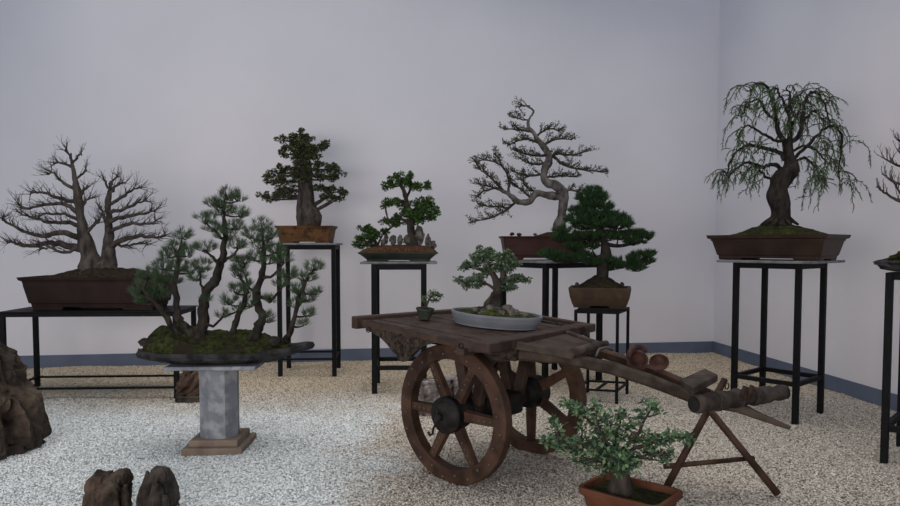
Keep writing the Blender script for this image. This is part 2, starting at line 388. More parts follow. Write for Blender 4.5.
def blob(q, c, r, seed, sc=(1, 1, 1), amp=.35, nu=14, nv=9, fr=1.6, mi=0, ridg=False):
    c = V(c); rings = []
    for j in range(nv+1):
        ph = -pi/2+pi*j/nv; ring = []
        for i in range(nu):
            a = 2*pi*i/nu; d = V((cos(ph)*cos(a), cos(ph)*sin(a), sin(ph)))
            nn = noise.noise(d*fr+V((seed, seed*.7, 0)))
            if ridg: nn = (1-abs(nn)*3)*.5
            k = 1+amp*nn+amp*.4*noise.noise(d*fr*3+V((0, seed, 0)))
            ring.append(c+V((d.x*sc[0], d.y*sc[1], d.z*sc[2]))*r*k)
        rings.append(ring)
    q.loft(rings, mi, smooth=False)

# ------------------------------------------------------------------ trees
class Tree:
    def __init__(s, root, Y, seed, bark, leaf=None, mirror=1):
        s.root = root; s.Y = Y; s.sc = Y/F; s.r = random.Random(seed); s.trunk = MB(); s.br = MB(); s.bark = bark; s.leaf = leaf
        s.wob = 0; s.br_bark = bark; s.LV = []; s.tips = []; s.polys = []
    def P(s, p, dz=0): return aty(p[0], p[1], s.Y+dz)
    def smooth(s, pts, rad, k=4):
        out = []; ro = []; n = len(pts)
        for i in range(n-1):
            p0 = pts[max(i-1, 0)]; p1 = pts[i]; p2 = pts[i+1]; p3 = pts[min(i+2, n-1)]
            for j in range(k):
                t = j/k
                out.append(.5*((2*p1)+(p2-p0)*t+(2*p0-5*p1+4*p2-p3)*t*t+(3*p1-p0-3*p2+p3)*t**3)); ro.append(rad[i]+(rad[i+1]-rad[i])*t)
        return out+[pts[-1]], ro+[rad[-1]]
    def stem(s, px, rp, dz=None, main=True, lump=.5, n=12, base_flare=0, wob=0):
        """px: photo points; rp: radii in photo pixels; dz: depth offsets in metres"""
        k = len(px)
        if dz is None: dz = [0]*k
        elif not hasattr(dz, '__len__'): dz = [dz*(i/(k-1))**1.0 for i in range(k)]
        if not hasattr(rp, '__len__'): rp = [rp+(rp*.28-rp)*i/(k-1) for i in range(k)]
        elif len(rp) == 2: rp = [rp[0]+(rp[1]-rp[0])*i/(k-1) for i in range(k)]
        pts = [s.P(p, dz[i]) for i, p in enumerate(px)]; rad = [r*s.sc for r in rp]
        pts, rad = s.smooth(pts, rad, 5)
        wob = wob or s.wob
        if wob:
            for i in range(1, len(pts)-1): pts[i] = pts[i]+V([s.r.uniform(-1, 1)*wob*s.sc for _ in range(3)])
        (s.trunk if main else s.br).tube(pts, rad, n if main else 7, lump=lump if main else .2, seed=s.r.random()*9)
        s.polys.append((pts, rad)); return pts, rad
    def roots(s, p, r, n, L, drop, dz=0):
        c = s.P(p, dz)
        for i in range(n):
            a = 2*pi*i/n+s.r.uniform(-.3, .3); d = V((cos(a), sin(a), 0)); l = L*s.sc*s.r.uniform(.5, .9); R0 = r*s.sc; h = drop*s.sc*.45
            pts = [c+V((0, 0, h)), c+d*R0*.55+V((0, 0, h*.55)), c+d*R0*.95+V((0, 0, h*.1)), c+d*(R0+l*.45)-V((0, 0, h*.35)), c+d*(R0+l)-V((0, 0, h*.9))]
            s.trunk.tube(pts, [R0*.5, R0*.42, R0*.30, R0*.2, R0*.1], 8, lump=.4)
    def twig(s, p, d, L, r, lev, up=.25, seg=4, jit=.35, nb=2, wide=.8, grav=0):
        pts = [p]; rad = [r]; d = d.normalized()
        for i in range(seg):
            d = (d+V([s.r.uniform(-1, 1)*jit for _ in range(3)])*.6+V((0, 0, up*.5-grav))).normalized()
            p = p+d*L/seg; pts.append(p); rad.append(max(r*(1-.75*(i+1)/seg), .0011))
            if lev > 0 and i >= 0:
                for _ in range(nb if i == seg-1 else (1 if s.r.random() < .75 else 0)):
                    e = (d+V([s.r.uniform(-1, 1)*wide, s.r.uniform(-1, 1)*wide, s.r.uniform(-.35, .9)*wide])).normalized()
                    s.twig(p, e, L*s.r.uniform(.45, .75), rad[-1]*.8, lev-1, up, 3, jit, nb, wide, grav)
        s.br.tube(pts, rad, 4 if lev == 0 else 5, cap=False)
        if lev == 0: s.tips.append((pts[-1], d)); s.tips.append((pts[-2], d))
    def twigs_along(s, poly, n, L, r, lev=1, t0=.25, up=.3, out=.6, nb=2, wide=.8, jit=.35, grav=0):
        pts, rad = poly; k = len(pts)
        for i in range(n):
            t = t0+(1-t0)*(i+s.r.random())/n; j = min(int(t*(k-1)), k-2); p = pts[j].lerp(pts[j+1], t*(k-1)-j)
            ax = (pts[j+1]-pts[j]).normalized()
            e = (ax*out+V((s.r.uniform(-1, 1)*.6, s.r.uniform(-1, 1)*.8, s.r.uniform(-.2, 1)))).normalized()
            s.twig(p, e, L*s.sc*s.r.uniform(.6, 1.2), min(r*s.sc, rad[j]*.8), lev, up, 4, jit, nb, wide, grav)
    def leafq(s, p, d, nrm, L, W):
        sd = d.cross(nrm)
        if sd.length < 1e-6: sd = d.orthogonal()
        sd.normalize(); n2 = sd.cross(d)
        s.LV.append((p, p+d*L*.45+sd*W*.5+n2*W*.12, p+d*L, p+d*L*.45-sd*W*.5+n2*W*.12))
    def rv(s): 
        while True:
            v = V((s.r.uniform(-1, 1), s.r.uniform(-1, 1), s.r.uniform(-1, 1)))
            if .05 < v.length < 1: return v
    def nearest(s, p, zlim=None):
        best = None
        for pts, rad in s.polys:
            for i, q in enumerate(pts):
                dd = (q-p).length+ (max(0, q.z-p.z)*1.5)
                if best is None or dd < best[0]: best = (dd, q, rad[i])
        return best[1], best[2]
    def pad(s, x, y, rx, ry, n, leaf=(2.2, 1.5), dzr=.5, dz=None, clump=3.0, k=None, flat=.5, branch=True):
        """leafy pad: small clumps of leaves on twigs within an ellipsoid"""
        if dz is None: dz = s.r.uniform(-1, 1)*rx*.5*s.sc
        c = s.P((x, y), dz); RX = rx*s.sc; RZ = ry*s.sc; RY = RX*dzr*1.6
        k = k or max(5, int(rx*ry*.32))
        if branch:
            q, r0 = s.nearest(c); mid = q.lerp(c, .55)-V((0, 0, RZ*.25))+s.rv()*RZ*.2
            e = c-V((0, 0, RZ*.4)); pts, rad = s.smooth([q, mid, e], [max(min(r0*.6, 1.6*s.sc), .8*s.sc), .9*s.sc, .5*s.sc], 4); s.br.tube(pts, rad, 6, lump=.2)
        for i in range(k):
            v = s.rv(); v = v.normalized()*(v.length**.45); 
            cc = c+V((v.x*RX, v.y*RY, v.z*RZ)); 
            if branch and i % 2 == 0: s.br.tube([e, e.lerp(cc, .5)+V((0, 0, -RZ*.1)), cc], [.5*s.sc, .35*s.sc, .2*s.sc], 4, cap=False)
            for _ in range(max(2, n//k)):
                o = s.rv()*clump*s.sc; o.z *= .7; d = (o.normalized()*.9+s.rv()*.5+V((0, 0, .15))).normalized()
                s.leafq(cc+o, d, (s.rv()+V((0, 0, 1.1))).normalized(), leaf[0]*s.sc*s.r.uniform(.7, 1.3), leaf[1]*s.sc*s.r.uniform(.7, 1.2))
    def tuft(s, p, d, n, L, W, open_=.8):
        for _ in range(n):
            e = (d+s.rv()*open_).normalized(); l = L*s.r.uniform(.6, 1.15)*s.sc; sd = e.cross(s.rv()); sd.normalize()
            s.LV.append((p, p+e*l*.5+sd*W*s.sc*.5, p+e*l, p+e*l*.5-sd*W*s.sc*.5))
    def needles(s, x, y, rx, ry, k, n, L, W, dzr=.6, dz=None, open_=.8, up=.8, branch=True, dome=False):
        if dz is None: dz = s.r.uniform(-1, 1)*rx*.4*s.sc
        c = s.P((x, y), dz); RX = rx*s.sc; RZ = ry*s.sc; RY = RX*dzr*1.6
        if branch:
            q, r0 = s.nearest(c); e = c-V((0, 0, RZ*.4)); mid = q.lerp(e, .5)-V((0, 0, RZ*.2))
            pts, rad = s.smooth([q, mid, e], [max(min(r0*.55, 1.5*s.sc), .7*s.sc), .9*s.sc, .5*s.sc], 4); s.br.tube(pts, rad, 6, lump=.2)
        for i in range(k):
            v = s.rv(); v = v.normalized()*(v.length**.5)
            cc = c+V((v.x*RX, v.y*RY, v.z*RZ*(.6 if dome else 1)))
            if branch and i % 2 == 0: s.br.tube([e, e.lerp(cc, .5)-V((0, 0, RZ*.12)), cc], [.45*s.sc, .35*s.sc, .2*s.sc], 4, cap=False)
            d = V((v.x*.8, v.y*.8, up+max(v.z, -.2)*.5)).normalized(); s.tuft(cc, d, n, L, W, open_)
    def finish(s, leafname='foliage'):
        if s.trunk.v: s.trunk.build('trunk', MT[s.bark], s.root)
        if s.br.v: s.br.build('branches', MT[s.br_bark], s.root)
        if s.LV:
            a = np.array([[tuple(p) for p in q] for q in s.LV], dtype=np.float32).reshape(-1, 3)-np.array(s.root['_o'], dtype=np.float32)
            n = len(s.LV); me = bpy.data.meshes.new(leafname)
            me.vertices.add(4*n); me.vertices.foreach_set('co', a.ravel())
            me.loops.add(4*n); me.loops.foreach_set('vertex_index', np.arange(4*n, dtype=np.int32))
            me.polygons.add(n); me.polygons.foreach_set('loop_start', np.arange(0, 4*n, 4, dtype=np.int32))
            me.update(calc_edges=True); me.validate(); me.materials.append(LF[s.leaf])
            o = bpy.data.objects.new(leafname, me); COL.objects.link(o); o.parent = s.root; o['_o'] = s.root['_o']

# ---- bonsai 1: wide bare maple with two trunks on the long table
Y = 6.42; pc = V((aty(87.5, 308.5, Y-.25).x, Y, T_h))
r1 = thing('bonsai_tree', 'widest bare twin-trunk bonsai in a long dark brown pot on the low table', 'bonsai', pc)
pot(r1, pc, 0, 1.30, .50, .305, 'p_brown', [(0, .87), (.12, .88), (.14, .90), (.7, .945), (.86, .95), (.9, .985), (1, 1)], fh=.09, flen=.24)
mound(r1, pc, 0, 1.24, .44, .275, [(0, 0, .12, .42), (.3, 0, .10, .3), (-.3, 0, .05, .3)], 'darksoil', seed=1)
t = Tree(r1, Y, 11, 'bark1'); t.wob = .5
t.stem([(92, 271), (90, 259), (84, 238), (80, 215), (77, 190), (74, 172), (72, 163), (71, 153)], [12, 8.5, 6, 4.4, 3.2, 2.1, 1.3, .5])
t.stem([(104, 271), (109, 259), (108, 240), (109, 220), (108, 202), (110, 190), (110, 181)], [10, 7, 4.8, 3.6, 2.6, 1.7, .5], [0, 0, .03, .04, .04, .03, 0])
t.roots((93, 268), 8, 7, 14, 12); t.roots((108, 268), 7, 6, 12, 10)
bl = [([(84, 250), (70, 246), (51, 243), (30, 246), (14, 243), (0, 242)], 3.6, .05), ([(83, 240), (62, 232), (45, 236), (28, 233), (6, 222), (0, 214)], 2.8, -.15),
      ([(82, 226), (66, 222), (48, 222), (30, 216), (12, 212)], 2.2, .18), ([(80, 216), (67, 205), (46, 205), (26, 208), (10, 199)], 2.2, -.1), ([(79, 203), (60, 198), (40, 192), (20, 189)], 2.0, .12),
      ([(77, 190), (62, 181), (52, 172), (44, 169)], 1.6, -.1), ([(74, 169), (60, 162), (48, 158)], 1.3, .05), ([(73, 163), (68, 152), (63, 141)], 1.1, -.05), ([(73, 163), (79, 155), (83, 148)], 1.1, .05),
      ([(80, 212), (86, 201), (98, 196)], 1.6, .05), ([(78, 197), (87, 188), (91, 178)], 1.5, -.06), ([(76, 180), (84, 172), (88, 160)], 1.2, .05), ([(83, 240), (92, 226), (98, 222), (104, 212)], 1.8, -.12),
      ([(84, 246), (66, 252), (48, 248), (30, 252)], 1.8, -.22), ([(80, 220), (64, 214), (46, 214), (28, 224)], 1.6, .25),
      ([(109, 247), (121, 240), (141, 236), (158, 238), (172, 232)], 2.8, .1), ([(109, 232), (128, 224), (148, 224), (166, 218)], 2.0, -.16), ([(109, 222), (126, 216), (146, 213), (168, 205)], 2.2, .12),
      ([(109, 212), (124, 209), (138, 203), (158, 192)], 1.9, -.1), ([(109, 204), (122, 197), (134, 189), (147, 180)], 1.7, .08), ([(110, 194), (118, 184), (132, 173)], 1.5, -.05),
      ([(110, 190), (104, 180), (103, 168)], 1.1, .06), ([(110, 186), (117, 176), (119, 169)], 1.1, -.04), ([(108, 226), (102, 212), (95, 205)], 1.5, .08), ([(108, 240), (122, 246), (140, 243), (156, 246)], 1.6, .22)]
for px, r0, dz in bl:
    a_, b_ = px[-2], px[-1]; px = px[:-1]+[(a_[0]+(b_[0]-a_[0])*.5, a_[1]+(b_[1]-a_[1])*.5+(4 if b_[1] < 195 else 0))]
    p = t.stem(px, (r0*1.15, .6), dz, False, wob=.9); ln = sum((V(px[i+1])-V(px[i])).length for i in range(len(px)-1))
    t.twigs_along(p, max(5, int(ln/2.1)), 10.5, .55, 1, .15, .04, 1.1, 2, .75)
t.finish()

# ---- bonsai 2: forest planting on a slate slab, on the marble pedestal
ped = G(218, 449); PX, PY = ped.x, 4.66
pr = thing('marble_pedestal', 'blue-grey eight-sided marble pedestal on a stepped sandstone base', 'pedestal', (PX, PY, 0))
for k, (w, z0, z1) in enumerate(((.40, -.01, .045), (.325, .045, .09))):
    q = MB(); q.box((PX, PY, (z0+z1)/2), (w, w, z1-z0), rotz(.03), bev=.006); q.build('base_step', MT['sand'], pr)['label'] = 'tan sandstone step'
q = MB(); oc = [V((PX+.134*cos(radians(-12-45*k)), PY+.134*sin(radians(-12-45*k)), 0)) for k in range(8)][::-1]
q.loft([[p+V((0, 0, .09)) for p in oc], [p+V((0, 0, .572)) for p in oc]]); q.build('column', MT['column'], pr)
q = MB(); q.box((PX, PY, .584), (.60, .42, .026), rotz(.03), bev=.004); q.build('top_slab', MT['column'], pr)
Y = PY
r2 = thing('bonsai_forest', 'grove of feathery bonsai on a mossy slate slab on the marble pedestal', 'bonsai', (PX, PY, .597))
# slate tray: boat-shaped slab
q = MB(); rings = []
def trayr(sc, z, n=56, seed=0):
    o = []
    for k in range(n):
        a = 2*pi*k/n; ca, sa = cos(a), sin(a)
        x = .57*ca*sc; y = .24*sa*sc*(1-.25*ca)
        if ca > .6: x += .075*(ca-.6)/.4*(1 if sc > .8 else .4); 
        wv = 1+.06*noise.noise(V((ca*2.5, sa*2.5, 2)))+.05*noise.noise(V((ca*7, sa*7, 5+z*9)))
        zz = z+.02*noise.noise(V((ca*3, sa*3, 7)))*(sc > .6)+(.045*max(0, ca-.55)/.45 if sc > .8 else .0)
        o.append(V((PX+.012+x*wv, PY+y*wv, zz)))
    return o
q.loft([trayr(.42, .597), trayr(.60, .599), trayr(.84, .622), trayr(.97, .642), trayr(1.0, .665), trayr(.985, .688), trayr(.93, .684), trayr(.80, .665)], smooth=False)
q.build('slate_slab', MT['slate'], r2)
q = MB(); vs = []; n = 60
for j in range(n+1):
    for i in range(n+1):
        u = 2*i/n-1; v = 2*j/n-1; x = u*sqrt(1-v*v/2); y = v*sqrt(1-u*u/2); e = max(0, 1-max(abs(u), abs(v))**6)
        X = x*.52; Yy = y*.21*(1-.25*x)
        left = math.exp(-((X+.36)/.17)**2); h = .04+.085*math.exp(-((Yy-.08)/.13)**2)*(1-.6*max(0, X-.1)/.4)+.06*left
        z = .668+h*e**.35+.045*e*(noise.noise(V((X*9, Yy*9, 2)))+.5*noise.noise(V((X*26, Yy*26, 4))))
        vs.append((PX+X+.0, PY+Yy, z))
q.add(vs, [(j*(n+1)+i, j*(n+1)+i+1, (j+1)*(n+1)+i+1, (j+1)*(n+1)+i) for j in range(n) for i in range(n)], 0, True); q.build('moss', MT['moss3'], r2)
for i, (x, y, rr) in enumerate([(147, 340, 6), (158, 332, 5), (205, 331, 5), (246, 333, 6), (262, 335, 6), (276, 338, 5), (150, 350, 4)]):
    q = MB(); blob(q, aty(x, y+3, PY+(.08 if y < 338 else -.08)), rr*PY/F, i*1.7+60, (1.3, 1, .8), .5, 14, 9, 2); q.build('stone', MT['rockd'], r2)
t = Tree(r2, Y, 22, 'bark2', 'feather'); t.wob = .8
t.stem([(192, 337), (186, 328), (178, 318), (177, 301), (174, 285), (178, 266), (179, 250), (182, 236)], [5, 4, 3.6, 3, 2.6, 2, 1.4, .7], [0, 0, -.02, -.03, -.04, -.02, 0, 0])
t.stem([(180, 336), (171, 325), (161, 309), (149, 297), (143, 289)], [4, 3, 2.4, 1.6, .7], [0, -.02, -.06, -.12, -.15])
t.stem([(199, 340), (202, 327), (203, 305), (207, 291), (215, 280), (221, 262), (225, 238), (224, 214), (225, 198)], [7, 5.6, 5.2, 5, 4.6, 3.6, 2.8, 1.9, .8], [.02]*9)
t.stem([(230, 340), (233, 331), (238, 316), (246, 297), (244, 284), (240, 274)], [4, 3.4, 2.8, 2.2, 1.6, .6], [.03, .03, .02, -.02, -.03, -.03])
t.stem([(254, 341), (257, 331), (262, 316), (256, 297), (262, 277), (264, 250), (262, 228)], [6.5, 5.2, 4.6, 4, 3.2, 2.2, .8], [.03]*7)
t.stem([(285, 342), (289, 334), (294, 320), (298, 301), (306, 281), (314, 268)], [4, 3, 2.4, 2, 1.4, .6], [.02, .02, 0, -.02, -.03, -.04])
t.stem([(203, 320), (213, 326), (222, 318), (236, 312), (240, 304)], [1.6, 1.3, 1.2, .9, .5], .03, False)
t.stem([(222, 262), (232, 256), (240, 247)], [2, 1.5, .7], .03, False); t.stem([(220, 264), (211, 256), (206, 250)], [2, 1.4, .6], -.03, False)
t.stem([(225, 240), (215, 232), (205, 222)], [1.8, 1.2, .6], -.06, False); t.stem([(261, 278), (272, 276), (284, 263)], [2, 1.4, .6], -.05, False)
t.stem([(257, 296), (272, 299), (282, 287), (288, 277)], [2, 1.5, 1, .5], .05, False); t.stem([(206, 295), (200, 282), (200, 270)], [1.7, 1.1, .5], -.06, False)
t.stem([(257, 295), (248, 285), (243, 268)], [1.8, 1.1, .5], -.04, False)
for a in [(228, 196, 8, 7), (238, 199, 6, 5), (216, 204, 8, 5), (205, 221, 9, 5), (222, 211, 9, 7), (239, 214, 8, 6), (236, 227, 8, 5), (213, 229, 7, 5), (206, 249, 9, 6), (236, 246, 8, 5), (226, 236, 8, 6), (203, 268, 8, 6), (238, 260, 5, 4), (196, 278, 6, 5),
          (182, 236, 7, 6), (176, 250, 8, 7), (188, 254, 6, 5), (168, 255, 7, 5), (164, 267, 8, 6), (179, 268, 8, 7), (190, 271, 5, 5), (172, 281, 7, 5), (160, 279, 8, 6),
          (148, 276, 9, 6), (141, 290, 8, 7), (151, 299, 9, 6), (161, 297, 7, 6), (140, 301, 6, 5), (155, 289, 8, 6),
          (240, 275, 8, 6), (248, 290, 7, 6), (236, 292, 7, 5), (229, 302, 7, 5), (250, 304, 5, 5), (240, 310, 5, 4), (222, 316, 6, 3), (206, 300, 3, 3),
          (262, 227, 8, 7), (252, 236, 7, 5), (270, 236, 7, 6), (262, 246, 9, 6), (275, 251, 7, 5), (254, 258, 7, 5), (245, 262, 6, 4), (240, 269, 5, 4), (268, 262, 7, 5), (284, 260, 8, 5), (288, 275, 8, 6), (280, 285, 6, 4), (270, 301, 5, 4), (267, 320, 5, 5),
          (315, 268, 8, 5), (306, 279, 8, 5), (298, 290, 7, 6), (307, 299, 8, 5), (316, 293, 4, 3), (297, 305, 6, 5), (308, 314, 6, 4), (303, 325, 4, 3)]:
    t.needles(*a, int(a[2]*a[3]*.46)+6, 22, 8.5, .30, .6, None, .7, .8)
t.finish()

# ---- bonsai 3: stout trunk, tiered, ochre pot
Y = Bc.y; z3 = 1.40+.022; pc = V((aty(307, 240, Y).x, Y, z3))
r3 = thing('bonsai_tree', 'stout tiered bonsai in an ochre rectangular pot on the tallest stand', 'bonsai', pc)
pot(r3, pc, 0, .62, .40, .183, 'p_ochre', [(0, .86), (.22, .87), (.24, .88), (.82, .93), (.86, .97), (1, 1)], fh=.08, flen=.26)
mound(r3, pc, 0, .59, .35, .165, [(0, 0, .03, .15)], 'soil', name='soil', seed=3)
t = Tree(r3, Y, 33, 'bark1', 'olive')
t.stem([(309, 228), (308, 216), (306, 203), (306, 190), (305, 176), (304, 160), (302, 146), (300, 132)], [12, 11.5, 8, 7.2, 6.4, 5, 3.4, 1], lump=.35, n=18)
t.stem([(315, 228), (316, 216), (311, 206)], [6, 6, 4], [-.03, -.03, 0], lump=.4)
for a in [(300, 135, 7, 5), (294, 138, 5, 3), (307, 139, 6, 4), (283, 140, 6, 3), (288, 146, 7, 4), (285, 153, 6, 3), (318, 147, 8, 4), (325, 145, 4, 4), (296, 146, 8, 5), (308, 148, 8, 5), (301, 155, 9, 6), (315, 155, 7, 4), (291, 157, 6, 3), (316, 163, 6, 3),
          (286, 168, 8, 3.5), (279, 172, 6, 3), (268, 175, 4, 3), (274, 181, 8, 4), (288, 180, 9, 4), (296, 172, 6, 5), (324, 168, 8, 4), (335, 168, 6, 4), (338, 175, 6, 4), (326, 177, 9, 5), (314, 173, 5, 4),
          (264, 195, 6, 3), (272, 198, 7, 4), (283, 194, 8, 4), (291, 190, 7, 4), (280, 189, 6, 2.5), (322, 188, 9, 4), (334, 191, 8, 4), (342, 193, 5, 3.5), (328, 196, 8, 3), (337, 198, 5, 3)]:
    t.pad(*a, int(a[2]*a[3]*15), (2.3, 1.6), .7, clump=2.2)
for a in [(303, 140, 7, 4), (298, 150, 8, 4), (308, 156, 7, 4), (300, 164, 7, 3.5), (310, 170, 6, 3), (297, 175, 6, 3), (307, 180, 6, 2.5)]:
    t.pad(*a, int(a[2]*a[3]*12), (2.3, 1.6), .7, dz=-.10, clump=2.2)
t.finish()

# ---- bonsai 4: bright green tree with rocks in shallow grey-green pot
Y = Cc.y; z4 = 1.222+.02; pc = V((aty(399, 260, Y).x, Y, z4))
r4 = thing('bonsai_landscape', 'bright green bonsai with upright rocks in a shallow grey-green pot', 'bonsai', pc)
pot(r4, pc, 0, .76, .34, .088, 'p_green', [(0, .80), (.1, .80), (.75, .95), (.8, .985), (1, 1)], fh=.14, flen=.30, lip=0)
mound(r4, pc, 0, .75, .32, .078, [(0, 0, .075, .5), (-.2, 0, .07, .3), (.2, 0, .075, .3)], 'soil', name='soil', seed=4)
q_list = [(419, 236.5, 5, 10.5), (428, 241, 3, 6.5), (393, 240, 3.5, 5), (400, 240, 3, 4.8), (386, 239, 2.6, 5), (407, 240, 3.5, 4.5), (433, 245, 3, 4.5), (383, 243, 2.5, 3.5), (412, 243, 3, 4)]
for i, (x, y, rx, ry) in enumerate(q_list):
    q = MB(); blob(q, aty(x, y, Y+(-.03 if i % 2 else .01)), rx*Y/F, i*3.3, (1, .9, ry/rx), .45, 12, 9, 2.2); q.build('stone', MT['rockg'], r4)
t = Tree(r4, Y, 44, 'bark4', 'bright')
t.stem([(413, 247), (412, 238), (411, 229), (409, 212), (406, 200), (404, 191), (399, 182), (396, 176)], [5.5, 4.6, 4, 3, 2.4, 2, 1.4, .6])
t.stem([(406, 198), (410, 190), (411, 178)], [1.6, 1.2, .6], .03, False); t.stem([(409, 212), (418, 208), (428, 206)], [1.8, 1.3, .7], -.05, False)
t.stem([(410, 222), (400, 219), (388, 220)], [1.8, 1.3, .6], -.04, False)
t.stem([(378, 250), (376, 243), (372, 236), (368, 231)], [2.6, 2, 1.4, .6]); t.stem([(377, 246), (380, 240), (384, 233)], [1.5, 1, .5], .02, False)
for a in [(395, 177, 6, 3.5), (407, 176, 6, 5), (403, 181, 6, 3), (388, 186, 6, 3.5), (394, 183, 6, 3), (410, 184, 6, 4), (417, 186, 7, 3.6), (427, 186, 5, 3.8), (392, 202, 9, 3.2), (385, 205, 5, 2.6), (399, 204, 6, 3), (418, 204, 7, 4), (426, 201, 7, 4), (432, 207, 6, 4), (422, 210, 9, 4), (436, 211, 4, 3.6),
          (412, 214, 9, 4.5), (424, 216, 9, 4), (408, 211, 6, 4), (432, 217, 5, 3), (418, 220, 8, 3), (393, 218, 8, 3.6), (384, 221, 5, 2.8), (399, 222, 6, 3), (394, 225, 5, 2),
          (364, 229, 6, 4.5), (372, 232, 6, 4.5), (361, 237, 5, 4), (357, 244, 3.5, 3), (368, 240, 7, 4), (384, 232, 4.5, 2.6), (378, 235, 5, 3.5), (364, 245, 4, 2.6)]:
    t.pad(*a, int(a[2]*a[3]*14), (2.5, 1.8), .7, clump=1.9)
t.finish()

# ---- bonsai 5: winding trunk on stand D
Y = Dc.y-.02; z5 = 1.222+.022; pc = V((aty(545, 260, Y-.2).x, Y, z5))
r5 = thing('bonsai_tree', 'winding silver-trunk bonsai with sparse tiny leaves behind the pine', 'bonsai', pc)
pot(r5, pc, 0, .89, .46, .245, 'p_brown2', [(0, .86), (.10, .87), (.13, .885), (.7, .93), (.9, .95), (.94, .985), (1, 1)], fh=.10, flen=.2)
mound(r5, pc, 0, .84, .41, .22, [(.15, 0, .07, .22)], 'drymoss', seed=5)
for i, (x, y) in enumerate([(512, 234.2), (519, 234.6), (535, 234.4)]):
    q = MB(); blob(q, aty(x, y, Y-.12), .022-.005*(i == 2), i+7, (1.2, 1, .8), .3, 8, 6); q.build('stone', MT['rockd'], r5)
t = Tree(r5, Y, 55, 'bark3', 'grey'); t.wob = .4; t.br_bark = 'bark4'
t.stem([(559, 236), (560, 225), (563, 209), (564, 196), (556, 186), (545, 181), (544, 170), (549, 160), (546, 150), (540, 143), (534, 133), (528, 126), (530, 118), (533.5, 111), (527, 106), (523, 100)],
       [8, 5.6, 4.7, 5, 4.6, 4, 3.6, 3.4, 3, 2.8, 2.1, 1.4, 1, .9, .8, .5], [0, 0, 0, 0, -.03, -.04, -.02, 0, .02, 0, 0, 0, 0, 0, 0, 0], n=14)
t.stem([(563, 198), (549, 195), (536, 194), (530, 201), (519, 202), (508, 194), (496, 188)], [4, 3.5, 3.2, 3.2, 3, 2.2, 1.3], [0, -.03, -.05, -.06, -.05, -.03, 0])
P5 = [([(515, 202), (508, 209), (493, 217), (472, 222)], 1.5, -.03), ([(508, 194), (509, 179), (502, 165), (496, 154)], 1.5, .08), ([(506, 193), (490, 177), (478, 168)], 1.5, -.1), ([(496, 188), (482, 192), (478, 196)], 1.1, .03), ([(502, 165), (488, 160), (476, 162)], 1, .05),
      ([(549, 160), (555, 154), (570, 155), (588, 151)], 1.9, -.03), ([(553, 156), (566, 166), (584, 170), (602, 172)], 1.7, .06), ([(542, 147), (556, 139), (572, 140)], 1.5, .05), ([(536, 136), (548, 129), (560, 131)], 1.2, -.05),
      ([(545, 178), (560, 176), (575, 177)], 1.3, .1), ([(562, 193), (572, 190), (580, 193)], 1.3, -.05), ([(533, 132), (519, 130), (506, 129)], 1.3, .03), ([(540, 143), (526, 139), (508, 145)], 1.5, -.05),
      ([(547, 155), (530, 155), (516, 150)], 1.6, .08), ([(547, 163), (532, 164), (518, 157)], 1.4, -.08), ([(544, 174), (528, 176), (514, 172)], 1.5, .05), ([(529, 120), (519, 119), (512, 117)], .8, 0),
      ([(532, 200), (522, 190), (512, 184)], 1.4, .1), ([(500, 190), (488, 186), (478, 184)], 1.2, -.06), ([(530, 106), (522, 106), (519, 108)], .7, 0), ([(508, 208), (494, 206), (480, 206)], 1.1, .06), ([(540, 194), (528, 188), (520, 178)], 1.3, .12)]
for px, r0, dz in P5:
    p = t.stem(px, (r0, .5), dz, False, wob=.5); ln = sum((V(px[i+1])-V(px[i])).length for i in range(len(px)-1))
    t.twigs_along(p, max(8, int(ln/1.4)), 5.5, .5, 1, .10, .02, 1.2, 2, .75)
for p, d in t.tips:
    for _ in range(2): t.leafq(p+t.rv()*1.2*t.sc, (d+t.rv()).normalized(), t.rv().normalized(), 1.9*t.sc, .9*t.sc)
t.finish()

# ---- bonsai 6: dark pine on stand E
Y = Ec.y; z6 = .825+.018; pc = V((aty(600, 305, Y).x, Y, z6)); a6 = Ea
r6 = thing('bonsai_tree', 'dense dark green pine bonsai in a tan rectangular pot', 'bonsai', pc)
pot(r6, pc, a6, .54, .42, .178, 'p_tan', [(0, .86), (.08, .88), (.5, .96), (.9, 1), (1, 1)], fh=.1, flen=.3, lip=0, wall=.03)
mound(r6, pc, a6, .48, .36, .16, [(.0, 0, .12, .17)], 'darksoil', seed=6)
for i, (x, y) in enumerate([(577, 284.5), (622, 284.5)]):
    q = MB(); blob(q, aty(x, y, Y-.12), .02, i+17, (1, 1, 1), .3, 8, 6); q.build('stone', MT['rockd'], r6)
t = Tree(r6, Y, 66, 'bark2', 'pine')
t.stem([(603, 290), (603, 279), (603, 266), (606, 254), (604, 241), (599, 226), (594, 210), (592, 194)], [11, 6.5, 5.2, 4.8, 4.2, 3.4, 2.4, .8], n=14)
t.stem([(605, 258), (618, 262), (632, 266)], [2.5, 1.8, 1], -.04, False); t.stem([(604, 256), (590, 259), (566, 262)], [2.6, 2, 1], -.06, False)
t.stem([(604, 244), (620, 246), (640, 242)], [2.5, 1.8, 1], .05, False); t.stem([(602, 240), (584, 243), (566, 240)], [2.4, 1.8, .9], .06, False)
